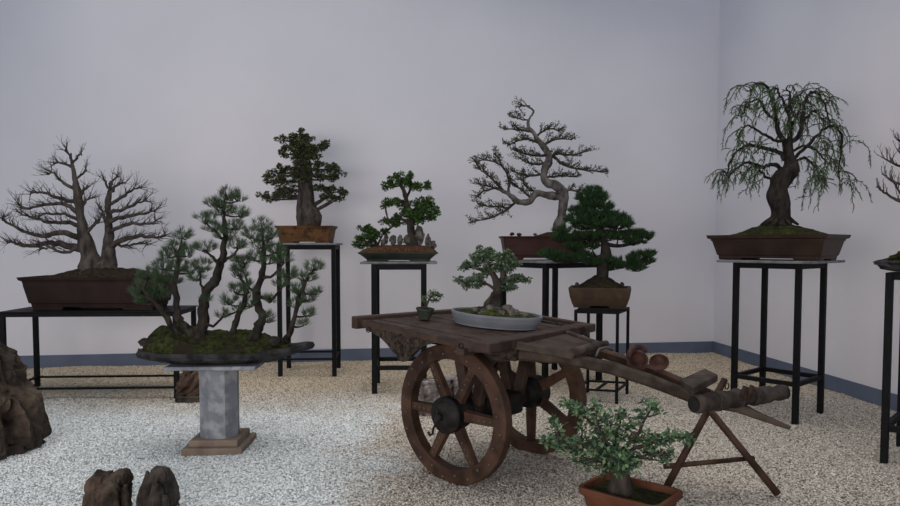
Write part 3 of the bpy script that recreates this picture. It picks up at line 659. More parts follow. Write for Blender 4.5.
for a in [(592, 193, 8, 5), (586, 198, 8, 5), (599, 198, 8, 5), (592, 204, 11, 5), (579, 212, 8, 5), (576, 220, 9, 6), (588, 216, 11, 6), (605, 207, 7, 5), (611, 216, 11, 5), (620, 220, 9, 4), (603, 224, 14, 5), (618, 226, 12, 4), (586, 226, 11, 5), (628, 226, 4, 3),
          (563, 232, 8, 4), (572, 238, 12, 5), (588, 237, 13, 5), (604, 237, 13, 5), (618, 236, 10, 5), (632, 236, 10, 5), (643, 236, 8, 3.5), (649, 238, 4, 2.5), (634, 243, 9, 3), (560, 240, 6, 3),
          (549, 255, 8, 4), (558, 258, 11, 5), (572, 259, 12, 5), (584, 258, 10, 5), (592, 263, 6, 3), (608, 262, 8, 4), (620, 266, 8, 3), (630, 263, 11, 5), (641, 257, 9, 4), (648, 255, 5, 3), (636, 269, 8, 3), (648, 262, 5, 3), (612, 268, 7, 3), (574, 248, 9, 4), (592, 247, 6, 3)]:
    t.needles(a[0], a[1]+.5, a[2]*1.05, a[3]*1.35, int(a[2]*a[3]*.8)+7, 32, 6.8, .42, .75, None, .75, 1.0, dome=True)
t.finish()

# ---- bonsai 9: weeping willow on stand A
Y = Ac.y; z9 = 1.257+.02; a9 = radians(-47); pc = V((aty(782, 258, Y-.1).x, Y, z9))
r9 = thing('bonsai_tree', 'weeping bonsai with trailing green strands in an umber pot', 'bonsai', pc)
pot(r9, pc, a9, .95, .56, .205, 'p_umber', [(0, .84), (.1, .84), (.13, .86), (.8, .93), (.86, .985), (1, 1)], fh=.08, flen=.22)
mound(r9, pc, a9, .87, .49, .180, [(0, 0, .12, .30), (.1, 0, .09, .3)], 'moss', seed=9)
t = Tree(r9, Y, 99, 'bark2', 'willow')
t.stem([(780, 226), (780, 216), (778, 200), (778, 187), (784, 176), (790, 168), (789, 156), (788, 143)], [13, 10.5, 9, 8.5, 8.5, 8, 5.5, 4], [0, 0, 0, 0, -.02, -.03, -.02, 0], lump=.45, n=18)
t.roots((780, 220), 9, 9, 14, 12)
P9 = [([(788, 143), (791, 129), (789, 112), (791, 96), (786, 88)], 3.2, .05), ([(787, 146), (779, 135), (775, 119), (772, 102), (764, 86), (754, 84), (748, 92)], 2.8, -.1), ([(785, 160), (778, 152), (767, 150), (750, 145), (738, 148), (728, 158), (722, 176)], 2.6, .05),
      ([(782, 170), (772, 164), (760, 167), (745, 163), (730, 172), (718, 184)], 2.3, -.18), ([(777, 182), (764, 176), (752, 166), (744, 172)], 1.6, .12), ([(788, 145), (801, 135), (804, 118), (810, 96), (820, 93), (830, 106), (834, 122)], 2.6, -.05), ([(792, 160), (808, 148), (820, 136), (836, 126), (846, 132), (848, 145), (844, 166), (846, 188)], 1.9, .1),
      ([(790, 130), (800, 112), (800, 96), (808, 90)], 1.6, .15), ([(776, 120), (765, 112), (757, 100), (746, 104), (738, 118)], 1.6, .15), ([(790, 152), (806, 146), (822, 152), (832, 164)], 1.6, -.2), ([(786, 140), (772, 140), (758, 132), (744, 126), (734, 138)], 1.7, -.15),
      ([(791, 165), (806, 158), (818, 166), (826, 180)], 1.4, .2), ([(789, 112), (780, 96), (776, 88), (768, 92)], 1.3, -.1), ([(803, 122), (815, 112), (824, 116), (830, 130)], 1.4, .1), ([(790, 128), (796, 118), (790, 104), (798, 92)], 1.3, -.2)]
def strand(p, L, out):
    """hanging shoot: arches out, then trails; leaflets along it"""
    n = max(5, int(L/5)); d = V((out.x, out.y, .5)).normalized(); pts = [p]; rad = [.5*t.sc]
    for i in range(n):
        d = (d*.72+V((0, 0, -.42))+t.rv()*.28).normalized(); p = p+d*L/n*t.sc; pts.append(p); rad.append(.42*t.sc*(1-.6*i/n))
    t.br.tube(pts, rad, 4, cap=False)
    for i in range(1, len(pts)):
        a, b = pts[i-1], pts[i]; dd = (b-a).normalized()
        for k in range(4):
            if i < 3 and k % 2: continue
            q = a.lerp(b, k/4); e = (dd*.9+t.rv()*.75+V((0, 0, -.25))).normalized(); t.leafq(q, e, t.rv().normalized(), 5.2*t.sc*t.r.uniform(.6, 1.15), .95*t.sc)
    if t.r.random() < .6:                   # side shoots
        for j in range(2):
            i0 = t.r.randrange(1, len(pts)); p = pts[i0]; e = (t.rv()+V((0, 0, -.6))).normalized()
            for k in range(4):
                p2 = p+e*2.4*t.sc; t.br.tube([p, p2], [.3*t.sc, .25*t.sc], 4, cap=False)
                t.leafq(p2, (e+t.rv()*.7).normalized(), t.rv().normalized(), 4.6*t.sc, .9*t.sc); p = p2; e = (e+V((0, 0, -.2))).normalized()
for px, r0, dz in P9:
    px = [(786+(x-786)*(1 if i == 0 else (.93 if x < 786 else .90)), y) for i, (x, y) in enumerate(px)]
    pts, rad = t.stem(px, (r0, .6), dz, False, wob=.9)
    for i in range(len(pts)):
        if i/len(pts) < .25: continue
        if t.r.random() < .78:
            o = pts[min(i+1, len(pts)-1)]-pts[max(i-1, 0)]; o = V((o.x, o.y, 0))*20+t.rv()*.9; ylow = (pts[i].z-1.68)/t.sc
            strand(pts[i], min(t.r.uniform(12, 34)*(1.35 if pts[i].x > pc.x+.2 else 1), max(10, ylow*.9)), o*.6)
for x, y, L in [(812, 170, 44), (822, 176, 46), (834, 180, 44), (840, 172, 50), (800, 172, 26), (828, 186, 38), (762, 172, 34), (752, 166, 40), (740, 170, 34), (726, 172, 26), (806, 110, 40), (818, 112, 50), (796, 104, 34), (770, 104, 40), (758, 108, 44), (782, 100, 30), (846, 186, 34), (844, 166, 40), (834, 122, 48), (722, 176, 24), (718, 182, 18), (738, 118, 40), (748, 92, 45), (826, 180, 30), (832, 164, 45), (744, 170, 36), (730, 172, 40), (840, 150, 50), (820, 150, 60), (814, 150, 50), (750, 150, 50), (762, 160, 38), (736, 150, 50), (808, 160, 38), (828, 140, 60)]:
    strand(t.P((x, y), t.r.uniform(-.12, .12)), L, t.rv()*.4)
t.finish()

# ---- bonsai 10: bare tree on a rock tray at the right edge
Y = Fc.y-.05; z10 = 1.225; X0 = aty(878, 255, Y).x
r10 = thing('bonsai_tree', 'bare bonsai on a mossy rock slab at the right edge of the photo', 'bonsai', (X0+.33, Y, z10))
q = MB(); blob(q, (X0+.345, Y, z10+.052), .345, 3.7, (1, .62, .15), .22, 30, 12, 2.5); q.build('rock_slab', MT['slate'], r10)
q = MB(); blob(q, (X0+.37, Y, z10+.105), .27, 5.1, (1, .6, .22), .25, 26, 12, 3); q.build('moss', MT['moss'], r10)
t = Tree(r10, Y, 110, 'bark1')
t.stem([(934, 250), (932, 238), (926, 220), (930, 200), (922, 180), (924, 160), (918, 138), (916, 122)], [9, 6.5, 5, 4, 3.2, 2.4, 1.6, .6])
for px, r0, dz in [([(928, 212), (912, 206), (896, 200), (884, 192), (876, 187)], 2.4, -.05), ([(928, 205), (910, 198), (900, 192), (892, 180)], 1.8, .15), ([(924, 186), (908, 186), (893, 181), (882, 174)], 2, .05), ([(924, 170), (906, 168), (892, 163), (884, 158)], 1.9, -.05), ([(922, 165), (906, 158), (898, 150)], 1.5, .12),
                    ([(919, 145), (906, 144), (897, 140)], 1.4, 0), ([(930, 200), (950, 196), (970, 186)], 2, .1), ([(924, 165), (944, 160), (960, 150)], 1.7, -.1), ([(919, 140), (932, 132), (940, 122)], 1.2, .05)]:
    p = t.stem(px, (r0, .6), dz, False, wob=.6); t.twigs_along(p, 10, 9, .7, 1, .25, .45, .6, 2, .6)
t.finish()

# ------------------------------------------------------------------ the cart
hL, hB, hR, hN = .968, .954, .861, .875
Lc, Bc_, Rc, Nc = at(354, 316, hL), at(483, 306.5, hB), at(592, 325, hR), at(494, 344.5, hN)
AX = V((.283, 4.256, 0)); wy = radians(42)
aw = V((sin(wy), cos(wy), 0)); uw = V((cos(wy), -sin(wy), 0)); WRAD = .413
cart = thing('wooden_cart', 'old brown wooden two-wheeled cart carrying two small bonsai', 'cart', (AX.x, AX.y, 0))
def lerp4(u, v): return Lc.lerp(Nc, u).lerp(Bc_.lerp(Rc, u), v)
# deck of boards running lengthwise
q = MB(); nbd = 9
for i in range(nbd):
    v0 = i/nbd+.004; v1 = (i+1)/nbd-.004; c = [lerp4(0.02, v0), lerp4(.98, v0), lerp4(.98, v1), lerp4(.02, v1)]
    dz = .002*math.sin(i*2.1)
    q.hexa([p+V((0, 0, -.05)) for p in c]+[p+V((0, 0, -.018+dz)) for p in c])
q.hexa([p+V((0, 0, -.06)) for p in (lerp4(.02, .01), lerp4(.98, .01), lerp4(.98, .99), lerp4(.02, .99))]+[p+V((0, 0, -.045)) for p in (lerp4(.02, .01), lerp4(.98, .01), lerp4(.98, .99), lerp4(.02, .99))])
q.build('deck', MT['wood'], cart)
def rail(name, a, b, w, h, m, dz=0): 
    q = MB(); q.bar(a+V((0, 0, -h/2+dz)), b+V((0, 0, -h/2+dz)), w, h, bev=.006); return q.build(name, MT[m], cart)
wdir = (Bc_-Lc).normalized(); wdir2 = (Rc-Nc).normalized(); ldir = (Nc-Lc).normalized()
rail('rear_rail', Lc-wdir*.03+ldir*.03, Bc_+wdir*.05+ldir*.03, .055, .075, 'wood', .004)
rail('front_rail', Nc-wdir2*.05-ldir*.055, Rc+wdir2*.02-ldir*.04, .12, .055, 'wood', .006)
rail('side_rail', Bc_, Rc-ldir*.03, .045, .06, 'wood', .006)
# carved side board, near side
sn = V((ldir.y, -ldir.x, 0)).normalized()
if sn.y > 0: sn = -sn
P0 = Lc+(-sn)*.012
outl = [(367, 320.2), (380, 323), (400, 327.5), (425, 333.2), (450, 338.2), (471, 342.6), (471, 352.5), (460, 347.5), (450, 344), (441, 342.6), (432, 343.2), (424, 345.6), (417, 350), (412, 355), (408, 360), (403, 362), (398, 359.5), (396, 355), (392, 351), (387, 344.5), (380, 337.5), (372, 332.5), (366, 330.5)]
q = MB(); q.prism([atp(x, y, P0, sn) for x, y in outl], -sn*.035); sb = q.build('carved_side_board', MT['darkwood'], cart); sb['label'] = 'dark carved side board with a pointed bracket'
# scroll carving in relief on the bracket
rg = random.Random(3)
for (x, y, r) in [(385, 330, 3), (392, 333, 3.5), (400, 336, 4), (397, 343, 3.5), (404, 346, 4), (411, 340, 4), (402, 353, 3), (418, 338, 3), (408, 352, 2.6), (376, 327, 2.4), (428, 338, 2.2)]:
    c = atp(x, y, P0+sn*.003, sn); rr = r*3.6/F; e1 = ldir; e2 = V((0, 0, 1)); tn = rg.choice((-1, 1)); a0 = rg.uniform(0, 6)
    pts = [c+(e1*cos(a0+tn*k*.55)+e2*sin(a0+tn*k*.55))*rr*(1-k/14) for k in range(12)]; q = MB(); q.tube(pts, .0045, 6); q.build('carved_scroll', MT['darkwood'], sb)
q = MB(); off = (Bc_-Lc)-wdir*.04; q.prism([atp(x, y, P0, sn)+off for x, y in outl], sn*.035); q.build('carved_side_board', MT['darkwood'], cart)
for (x, y) in ((368, 330), (461, 346)):     # iron rings hanging on the side
    c = atp(x, y, P0+sn*.012, sn); q = MB(); q.tube([c+(ldir*cos(a)+V((0, 0, 1))*sin(a))*.014 for a in [2*pi*k/14 for k in range(15)]], .003, 6); q.build('iron_ring', MT['hub'], cart)
# axle assembly
hubz = WRAD-.004; dn = 0.395
cN = AX-aw*dn+V((0, 0, hubz)); cF = AX+aw*dn+V((0, 0, hubz))
q = MB(); q.bar(cN, cF, .085, .10, bev=.01); q.build('axle', MT['wood'], cart)
def bedz(p):
    u = v = .5
    for _ in range(40):
        q = lerp4(u, v); du = (lerp4(u+.01, v)-q)*100; dv = (lerp4(u, v+.01)-q)*100; det = du.x*dv.y-du.y*dv.x; ex = p.x-q.x; ey = p.y-q.y
        u += (ex*dv.y-ey*dv.x)/det; v += (du.x*ey-du.y*ex)/det
    return lerp4(u, v).z
for tt in (-.22, .20):
    for ss in (-.13, .13):
        b = AX+aw*tt+uw*ss; zt = bedz(b)-.06; q = MB(); q.bar(AX+aw*tt+uw*ss*.3+V((0, 0, hubz+.03)), V((b.x, b.y, zt)), .07, .05, up=aw, bev=.006); q.build('axle_bracket', MT['wood'], cart)
q = MB(); b = AX+uw*.0+V((0, 0, hubz-.0)); q.box(b+aw*.0+V((0, 0, -.01)), (.24, .30, .13), rotz(-wy), bev=.015); q.build('axle_block', MT['hub'], cart)
for vv in (.25, .72):
    q = MB(); a = lerp4(.03, vv)+V((0, 0, -.095)); b = lerp4(.97, vv)+V((0, 0, -.095)); q.bar(a, b, .07, .075, bev=.006); q.build('chassis_beam', MT['darkwood'], cart)
for uu in (.3, .75):
    q = MB(); q.bar(lerp4(uu, .03)+V((0, 0, -.085)), lerp4(uu, .97)+V((0, 0, -.085)), .06, .05, bev=.006); q.build('cross_beam', MT['wood'], cart)
def wheel(c, rot, side):
    e1 = uw; e2 = V((0, 0, 1)); n = -aw*side       # n points outward
    def ringp(r, w, k=64): return [c+(e1*cos(2*pi*j/k)+e2*sin(2*pi*j/k))*r+n*w for j in range(k)]
    q = MB(); t_ = .034; bvl = .006; ri = WRAD*.785
    q.loft([ringp(ri, -t_), ringp(WRAD-bvl, -t_), ringp(WRAD, -t_+bvl), ringp(WRAD, t_-bvl), ringp(WRAD-bvl, t_), ringp(ri+.004, t_), ringp(ri, t_-.004), ringp(ri, -t_)], cap0=False, cap1=False, smooth=False)
    nr_ = 24
    for k in range(nr_):
        a = 2*pi*(k+.5)/nr_; rr = (WRAD+ri)/2+(.012 if k % 2 else -.012); p = c+(e1*cos(a)+e2*sin(a))*rr+n*t_
        q.tube([p-n*.004, p+n*.006, p+n*.010], [.009, .008, .003], 8, mi=1)
    w = thing('wheel', '', '', (0, 0, 0)); del w['label']; del w['category']; w.parent = cart; w.location = c-V(cart['_o']); w['_o'] = list(c)
    q.build('rim', [MT['redwood'], MT['rivet']], w)
    for k in range(6):
        a = rot+2*pi*k/6; d = e1*cos(a)+e2*sin(a); tn_ = -e1*sin(a)+e2*cos(a); q = MB()
        r0, r1 = .07, ri+.004; w0, w1, tk = .074, .056, .036
        A = c+d*r0+n*.006; B = c+d*r1+n*.0
        cr = []
        for (p, ww, th) in ((A, w0, tk), (B, w1, tk*.85)):
            cr.append([p-tn_*ww/2-n*th/2, p+tn_*ww/2-n*th/2, p+tn_*ww/2*.8+n*th/2, p-tn_*ww/2*.8+n*th/2])
        q.loft(cr)
        for m_ in range(4):
            p = A.lerp(B, .42+.15*m_)+n*(tk/2-.002); q.tube([p-n*.003, p+n*.005, p+n*.008], [.008, .007, .003], 7, mi=1)
        q.build('spoke', [MT['redwood'], MT['rivet']], w)
    prof = [(-.11, .06), (-.10, .085), (-.05, .098), (.0, .106), (.05, .104), (.055, .110), (.075, .108), (.08, .094), (.105, .078), (.112, .045), (.112, .0)]
    q = MB(); q.loft([ringp(max(r, .002), wv*1.0, 28) for wv, r in prof], smooth=True)
    q.tube([c+n*.10, c+n*.155], [.024, .020], 12); q.build('hub', MT['hub'], w)
    if side > 0:
        q = MB(); p = c+n*.14; q.tube([p+e2*.05, p-e2*.02, p-e2*.07-uw*.03, p-e2*.10-uw*.035, p-e2*.11-uw*.055, p-e2*.095-uw*.07], .007, 6); q.build('linchpin', MT['hub'], w)
    return w
wheel(cN, 0, 1); wheel(cF, pi/6+.02, -1)
# front tray on the shafts
tz = -.004
nb_, fb_, nf_, ff_ = at(508, 340.5, .868), at(566, 331, .862), at(574, 352, .815), at(604, 344, .815)
q = MB(); q.hexa([p+V((0, 0, -.035)) for p in (nb_, nf_, ff_, fb_)]+[p+V((0, 0, -.012)) for p in (nb_, nf_, ff_, fb_)]); q.build('front_tray', MT['wood'], cart)
rail('tray_rail', nb_, nf_, .035, .045, 'greywood', .004); rail('tray_rail', fb_, ff_, .035, .04, 'greywood', .004)
q = MB(); dd = (ff_-nf_).normalized(); q.tube([nf_-dd*.03, nf_.lerp(ff_, .5)+V((0, 0, .004)), ff_+dd*.03], [.021, .024, .02], 10, lump=.15); q.build('tray_roller', MT['greywood'], cart)
# shafts
def shaft(name, pp, w, h, m):
    pts = [aty(*p) for p in pp]; n = len(pts); rings = []
    for i, p in enumerate(pts):
        d = (pts[min(i+1, n-1)]-pts[max(i-1, 0)]).normalized(); sd = d.cross(V((0, 0, 1))).normalized(); u = sd.cross(d)
        ww = w[i] if hasattr(w, '__len__') else w; hh = h[i] if hasattr(h, '__len__') else h
        k = .22*min(ww, hh)
        rings.append([p+sd*a+u*b for a, b in ((-ww/2+k, -hh/2), (ww/2-k, -hh/2), (ww/2, -hh/2+k), (ww/2, hh/2-k), (ww/2-k, hh/2), (-ww/2+k, hh/2), (-ww/2, hh/2-k), (-ww/2, -hh/2+k))])
    q = MB(); q.loft(rings); return q.build(name, MT[m], cart)
shaft('shaft', [(480, 357, 3.95), (520, 354.5, 3.86), (560, 357, 3.80), (612, 368, 3.74), (650, 380.5, 3.68), (690, 396, 3.62), (712, 402.5, 3.58), (738, 407, 3.52), (760, 416.5, 3.47), (790, 428, 3.415)], [.06]*6+[.06, .07, .045, .022], [.06, .065, .068, .068, .066, .06, .055, .05, .034, .02], 'greywood')
shaft('shaft', [(560, 343, 4.3), (590, 349.5, 4.16), (620, 358.5, 4.03), (655, 372, 3.88), (685, 384.5, 3.76), (712, 396, 3.66), (722, 400, 3.63)], .055, .055, 'redwood')
q = MB(); a = aty(596, 356, 3.79); b = aty(612, 350, 4.0); mid = (a+b)/2+V((-.02, 0, .025)); q.tube([a, a.lerp(mid, .6)+V((0, 0, .012)), mid, b.lerp(mid, .5)+V((0, 0, .012)), b], .008, 6); q.build('iron_strap', MT['rivet'], cart)
# crosswise log at the end of the shafts
la, lb = at(694, 404, .60), at(785, 392, .60)
q = MB(); e_ = (lb-la).normalized(); q.tube([la-e_*.0015, la+e_*.01], [.040, .040], 20); q.build('log_end', MT['hub'], cart)
q = MB(); k = 26; pts = [la.lerp(lb, i/k) for i in range(k+1)]; rad = [.046+.004*sin(i*1.9)+.003*sin(i*.7+1) -.004*(i/k)-(.003 if i in (0, k) else 0)+(.005 if i in (6, 12, 19) else 0) for i in range(k+1)]
q.tube(pts, rad, 20, lump=.12, seed=2); lg = q.build('cross_log', MT['logm'], cart); lg['label'] = 'thick grey log across the shaft ends'
for (x, y) in ((743, 390), (750, 389)):
    q = MB(); p = at(x, y, .655); q.tube([p+V((-.012, 0, -.05)), p+V((.012, 0, .02))], [.011, .013], 8); q.build('peg', MT['redwood'], cart)
for tt in (.22, .44, .62):
    q = MB(); p = la.lerp(lb, tt); e = (lb-la).normalized(); s1 = e.cross(V((0, 0, 1))).normalized(); kk = 22
    for m_ in range(2):
        q.tube([p+e*(.016*m_)+e*.004*sin(3*a)+(s1*cos(a)+V((0, 0, 1))*sin(a))*.047*(1-.1*tt) for a in [2*pi*j/kk for j in range(kk+1)]], .008, 6)
    q.build('rope_binding', MT['logm'], lg)

# block lying on the shafts
cA, cB, cC_, cD = at(680, 379, .705), at(693, 387.5, .702), at(718, 374.5, .702), at(705, 368, .705)
q = MB(); q.hexa([p+V((0, 0, -.040)) for p in (cA, cB, cC_, cD)]+[cA, cB, cC_, cD]); 
bo = q.build('wooden_block', MT['greywood'], None, origin=(cA+cC_)/2-V((0, 0, .05))); tag(bo, 'rectangular brown wooden block lying across the cart shafts', 'block')
bv = bo.modifiers.new('bevel', 'BEVEL'); bv.width = .006; bv.segments = 2

# two curled scoops lying on the shafts
def scoop(c, r, ang, tilt, label, depth=1.0, curl=False):
    root = thing('leather_cup', label, 'cup', c, None); R = rotz(ang) @ Matrix.Rotation(tilt, 3, 'X'); q = MB(); n = 26
    prof_o = [(0.25, -.95), (.62, -.82), (.88, -.5), (1.0, -.1), (1.02, .18)]; prof_i = [(.94, .18), (.90, -.05), (.78, -.42), (.5, -.70), (.02, -.78)]
    rings = []
    for pr_, pz in [(.02, -.97)]+prof_o+prof_i:
        rings.append([c+R @ V((cos(2*pi*j/n)*pr_*r*(1+.10*sin(2*2*pi*j/n+1)), sin(2*pi*j/n)*pr_*r, pz*r*depth+.10*r*sin(2*pi*j/n*3)*(pz > -.2)))for j in range(n)])
    q.loft(rings, smooth=True); q.build('cup', MT['clay'], root)
    if curl:
        q = MB(); k = 18; pa = []
        for j in range(k):
            a = pi*(.15+.95*j/k); pa.append(c+R @ V((cos(a)*r*.95, sin(a)*r*.75+.4*r, r*(.25+.55*sin(a)))))
        q.tube(pa, [.012+.006*sin(pi*j/k) for j in range(k)], 8); q.build('curled_rim', MT['clay'], root)
    return root
scoop(aty(637.5, 361, 3.80), .058, .3, 1.05, 'larger curled reddish cup lying on the cart shafts', 1.0, True)
scoop(aty(659, 362.5, 3.79), .050, -.35, 1.0, 'smaller shallow reddish cup lying on the shafts nearest the block', .75)

# trestle
tr = thing('trestle', 'crossed-pole wooden trestle holding up the cart shafts', 'trestle', G(720, 492))
f1 = G(777.5, 497)+V((0, 0, .012)); f2 = G(663, 497)+V((0, 0, .012)); f1.z = .018; f2.z = .018
q = MB(); tp = aty(708, 408, 3.80); q.tube([f1, f1.lerp(tp, .5), tp], [.021, .020, .020], 10, lump=.1); q.build('leg', MT['redwood'], tr)
q = MB(); tp2 = aty(725, 379, 3.86); q.tube([f2, f2.lerp(tp2, .5), tp2], [.021, .020, .019], 10, lump=.1); q.build('leg', MT['redwood'], tr)
q = MB(); c1 = aty(664, 466.5, 3.76); c2 = aty(754, 458, 3.77); q.tube([c1, c2], [.016, .014], 8, lump=.1); q.build('crossbar', MT['redwood'], tr)
q = MB(); c = aty(727, 386, 3.83); q.tube([c+V((0, cos(a)*.004, 0))+V((cos(a)*.012, 0, sin(a)*.018)) for a in [2*pi*k/12 for k in range(13)]], .0035, 6); q.build('rope_loop', MT['redwood'], tr)

# ---- bonsai 8: green bonsai in pale oval tray on the cart
Y8 = 4.27; pc = aty(495.8, 331, Y8)
def deckz(p): return bedz(p)-.017
pc = V((aty(495.8, 320, Y8).x, Y8, 0)); pc.z = deckz(pc)-.004
r8 = thing('bonsai_tree', 'sage-leaved bonsai in a pale oval tray on the cart deck', 'bonsai', pc)
pot(r8, pc, -.06, .575, .35, .080, 'p_white', [(0, .90), (.1, .90), (.5, .965), (.85, 1), (1, 1)], fh=.12, feet=False, shape='oval', lip=0, wall=.014)
mound(r8, pc, -.06, .54, .315, .066, [(0, 0, .055, .16), (.12, -.02, .03, .12)], 'moss2', shape='oval', seed=8, amp=.010, fr=22)
Y = Y8
for i, (x, y, r) in enumerate([(489, 309, 4), (481, 312.5, 3), (474, 311, 3), (506, 308, 4.5), (513, 311, 4.5), (500, 312, 3.2), (519, 314, 3.5), (496, 309, 3), (511, 315, 3), (485, 314, 2.6), (524, 312.5, 2.6), (478, 314.5, 2)]):
    q = MB(); blob(q, aty(x, y+.6, Y-.05-.02*(i % 3)), r*1.15*Y/F, i*2.1+30, (1.1, 1, .7), .5, 10, 7, 2); q.build('stone', MT['rockg'], r8)
t = Tree(r8, Y, 88, 'bark4', 'sage')
t.stem([(494, 316), (494, 307), (496, 296), (498, 286), (494, 276), (488, 266), (487, 256)], [7.5, 6.5, 5.2, 4.6, 2.8, 1.8, .6], [0, 0, 0, 0, -.02, -.02, -.02])
t.stem([(486, 312), (488, 304), (494, 294)], [3.5, 3.5, 3], -.02); t.stem([(498, 288), (503, 276), (502, 264), (504, 254)], [3, 2.2, 1.4, .6], .03)
t.stem([(496, 290), (487, 284), (476, 281), (464, 282)], [1.8, 1.3, 1, .5], -.05, False); t.stem([(500, 284), (512, 280), (524, 279)], [1.6, 1.1, .5], -.04, False); t.stem([(493, 275), (480, 270), (468, 266)], [1.6, 1.1, .5], .05, False)
for a in [(484, 250, 6, 3.5), (491, 252, 6, 3.5), (476, 256, 6, 4), (484, 258, 8, 4), (494, 259, 8, 4.5), (504, 256, 7, 5), (511, 261, 5, 4), (516, 264, 4, 3), (470, 265, 7, 3.5), (480, 267, 8, 4), (491, 268, 8, 4), (501, 266, 8, 4), (509, 269, 6, 3), (463, 268, 3, 2),
          (462, 281, 5, 2.2), (466, 285, 6, 3), (475, 279, 7, 3.5), (482, 277, 6, 3), (480, 285, 5, 2.5), (508, 279, 6, 3), (516, 278, 6, 3.5), (523, 278, 5, 3), (528, 280, 2.5, 2), (507, 287, 7, 3), (514, 285, 5, 3), (500, 289, 4, 2), (456, 280, 2, 1.5)]:
    t.pad(*a, int(a[2]*a[3]*14), (2.7, 1.9), .75, clump=2.1)
t.finish()

# ---- bonsai 7: the tiny one
Y7 = 4.28; pc = V((aty(424.5, 319, Y7).x, Y7, 0)); pc.z = deckz(pc)-.003
r7 = thing('bonsai_tree', 'tiny bonsai in a small round dark pot on the rear of the cart', 'bonsai', pc)
pot(r7, pc, 0, .118, .118, .068, 'p_mini', [(0, .62), (.1, .64), (.7, .88), (.82, .92), (.85, 1), (1, 1)], feet=False, shape='oval', lip=-.02, wall=.008)
mound(r7, pc, 0, .100, .100, .055, [(0, 0, .012, .04)], 'drymoss', shape='oval', amp=.004, fr=60, res=14)
t = Tree(r7, Y7, 77, 'bark4', 'mini')
t.stem([(425, 311), (426.5, 305), (429, 300), (432, 296), (436, 294.5)], [1.8, 1.4, 1, .7, .4], lump=.2); t.stem([(426, 306), (424, 302), (425, 298)], [.8, .6, .3], .01, False)
for a in [(433, 292, 3, 1.6), (430, 295, 3.5, 2), (436, 295, 4, 2.2), (441, 296.5, 3, 1.6), (434, 300, 3.5, 1.6), (425, 298.5, 3, 1.6), (424, 302, 2.2, 1.4), (438, 300, 2.2, 1.4), (429, 299, 2, 1.2)]:
    t.pad(*a, int(a[2]*a[3]*9), (2.2, 1.6), .8, clump=1.2, k=6)
t.finish()

dnm = (Nc-Lc).cross(Bc_-Lc).normalized()
if dnm.z < 0: dnm = -dnm
qd = V((0, 0, 1)).rotation_difference(dnm).to_euler()
for rt in (r7, r8):
    for ch in rt.children:
        if ch.name.split('.')[0] in ('pot', 'moss', 'stone'): ch.rotation_euler = qd; ch.location.z += .010

# ---- bonsai 11: foreground pot
h11 = .2
c_l, c_f, c_r = at(578.7, 484.8, h11), at(648.6, 503.4, h11), at(682.9, 491.8, h11)
c11 = (c_l+c_r)/2; a11 = math.atan2(c_f.y-c_l.y, c_f.x-c_l.x); w11 = (c_f-c_l).length; d11 = (c_r-c_f).length
pc = V((c11.x, c11.y, 0)); r11 = thing('bonsai_tree', 'leafy blue-green bonsai in a terracotta pot on the gravel before the cart', 'bonsai', pc)
pot(r11, pc, a11, w11+.055, d11+.05, h11, 'p_terra', [(0, .80), (.05, .80), (.82, .93), (.83, 1), (.97, 1.01), (1, 1)], feet=True, fh=.06, cr=.035, lip=.012, wall=.018)
mound(r11, pc, a11, w11+.015, d11+.01, h11-.035, [(-.03, 0, .035, .09)], 'drymoss', seed=12)
Y = pc.y+.01
t = Tree(r11, Y, 111, 'bark4', 'front')
t.stem([(620, 494), (619, 483), (618, 470), (619, 458), (622, 448)], [14, 11, 9.5, 7, 4], lump=.5, n=18)
for px, r0, dz in [([(618, 462), (606, 452), (590, 444), (572, 446), (556, 443)], 3, -.05), ([(618, 460), (604, 440), (592, 424), (580, 412), (568, 404)], 2.6, .05), ([(620, 455), (616, 438), (620, 424), (622, 412)], 2.4, .1), ([(622, 450), (636, 436), (645, 420), (652, 406)], 2.3, -.05),
                   ([(622, 455), (640, 446), (662, 440), (684, 437), (694, 440)], 2.6, .02), ([(620, 462), (636, 458), (655, 454), (670, 455)], 2, -.1), ([(616, 466), (604, 462), (592, 462)], 2, -.12), ([(612, 450), (600, 430), (596, 412)], 1.5, -.1)]:
    t.stem(px, (r0, .6), dz, False, wob=.6)
for a in [(570, 404, 7, 3.5), (576, 410, 4, 4), (558, 424, 7, 4), (556, 432, 5, 3), (552, 442, 7, 4), (562, 446, 7, 4), (573, 443, 8, 4), (576, 452, 8, 6), (584, 414, 6, 4), (595, 404, 4, 4), (597, 412, 4, 4), (592, 424, 7, 4), (582, 430, 5, 3), (603, 421, 6, 3.5), (611, 424, 6, 4), (618, 412, 6, 3), (624, 416, 5, 3), (636, 422, 6, 3.5), (641, 414, 4, 3.5), (648, 404, 5, 3), (654, 408, 5, 4), (659, 413, 3, 2), (628, 428, 6, 4),
          (622, 438, 9, 4), (634, 441, 8, 4.5), (646, 437, 7, 4), (656, 438, 7, 4), (666, 440, 7, 4), (676, 436, 6, 3), (685, 437, 5, 3), (692, 441, 3, 3.5), (610, 447, 9, 5), (622, 454, 11, 5), (634, 458, 8, 4), (598, 455, 9, 6), (588, 464, 7, 4), (604, 463, 7, 4), (648, 452, 8, 4), (660, 455, 7, 4), (671, 454, 3, 4), (664, 460, 5, 3), (576, 460, 5, 3), (596, 438, 8, 4), (608, 434, 7, 4), (616, 463, 7, 4), (588, 446, 8, 5)]:
    t.pad(*a, int(a[2]*a[3]*2.3), (6.0, 3.8), .9, clump=3.0)
for a in [(612, 456, 8, 5), (624, 460, 9, 5), (618, 468, 8, 4), (632, 466, 6, 4), (606, 470, 5, 3)]:
    t.pad(*a, int(a[2]*a[3]*2.3), (6.0, 3.8), .9, dz=-.09, clump=3.0)
t.finish()

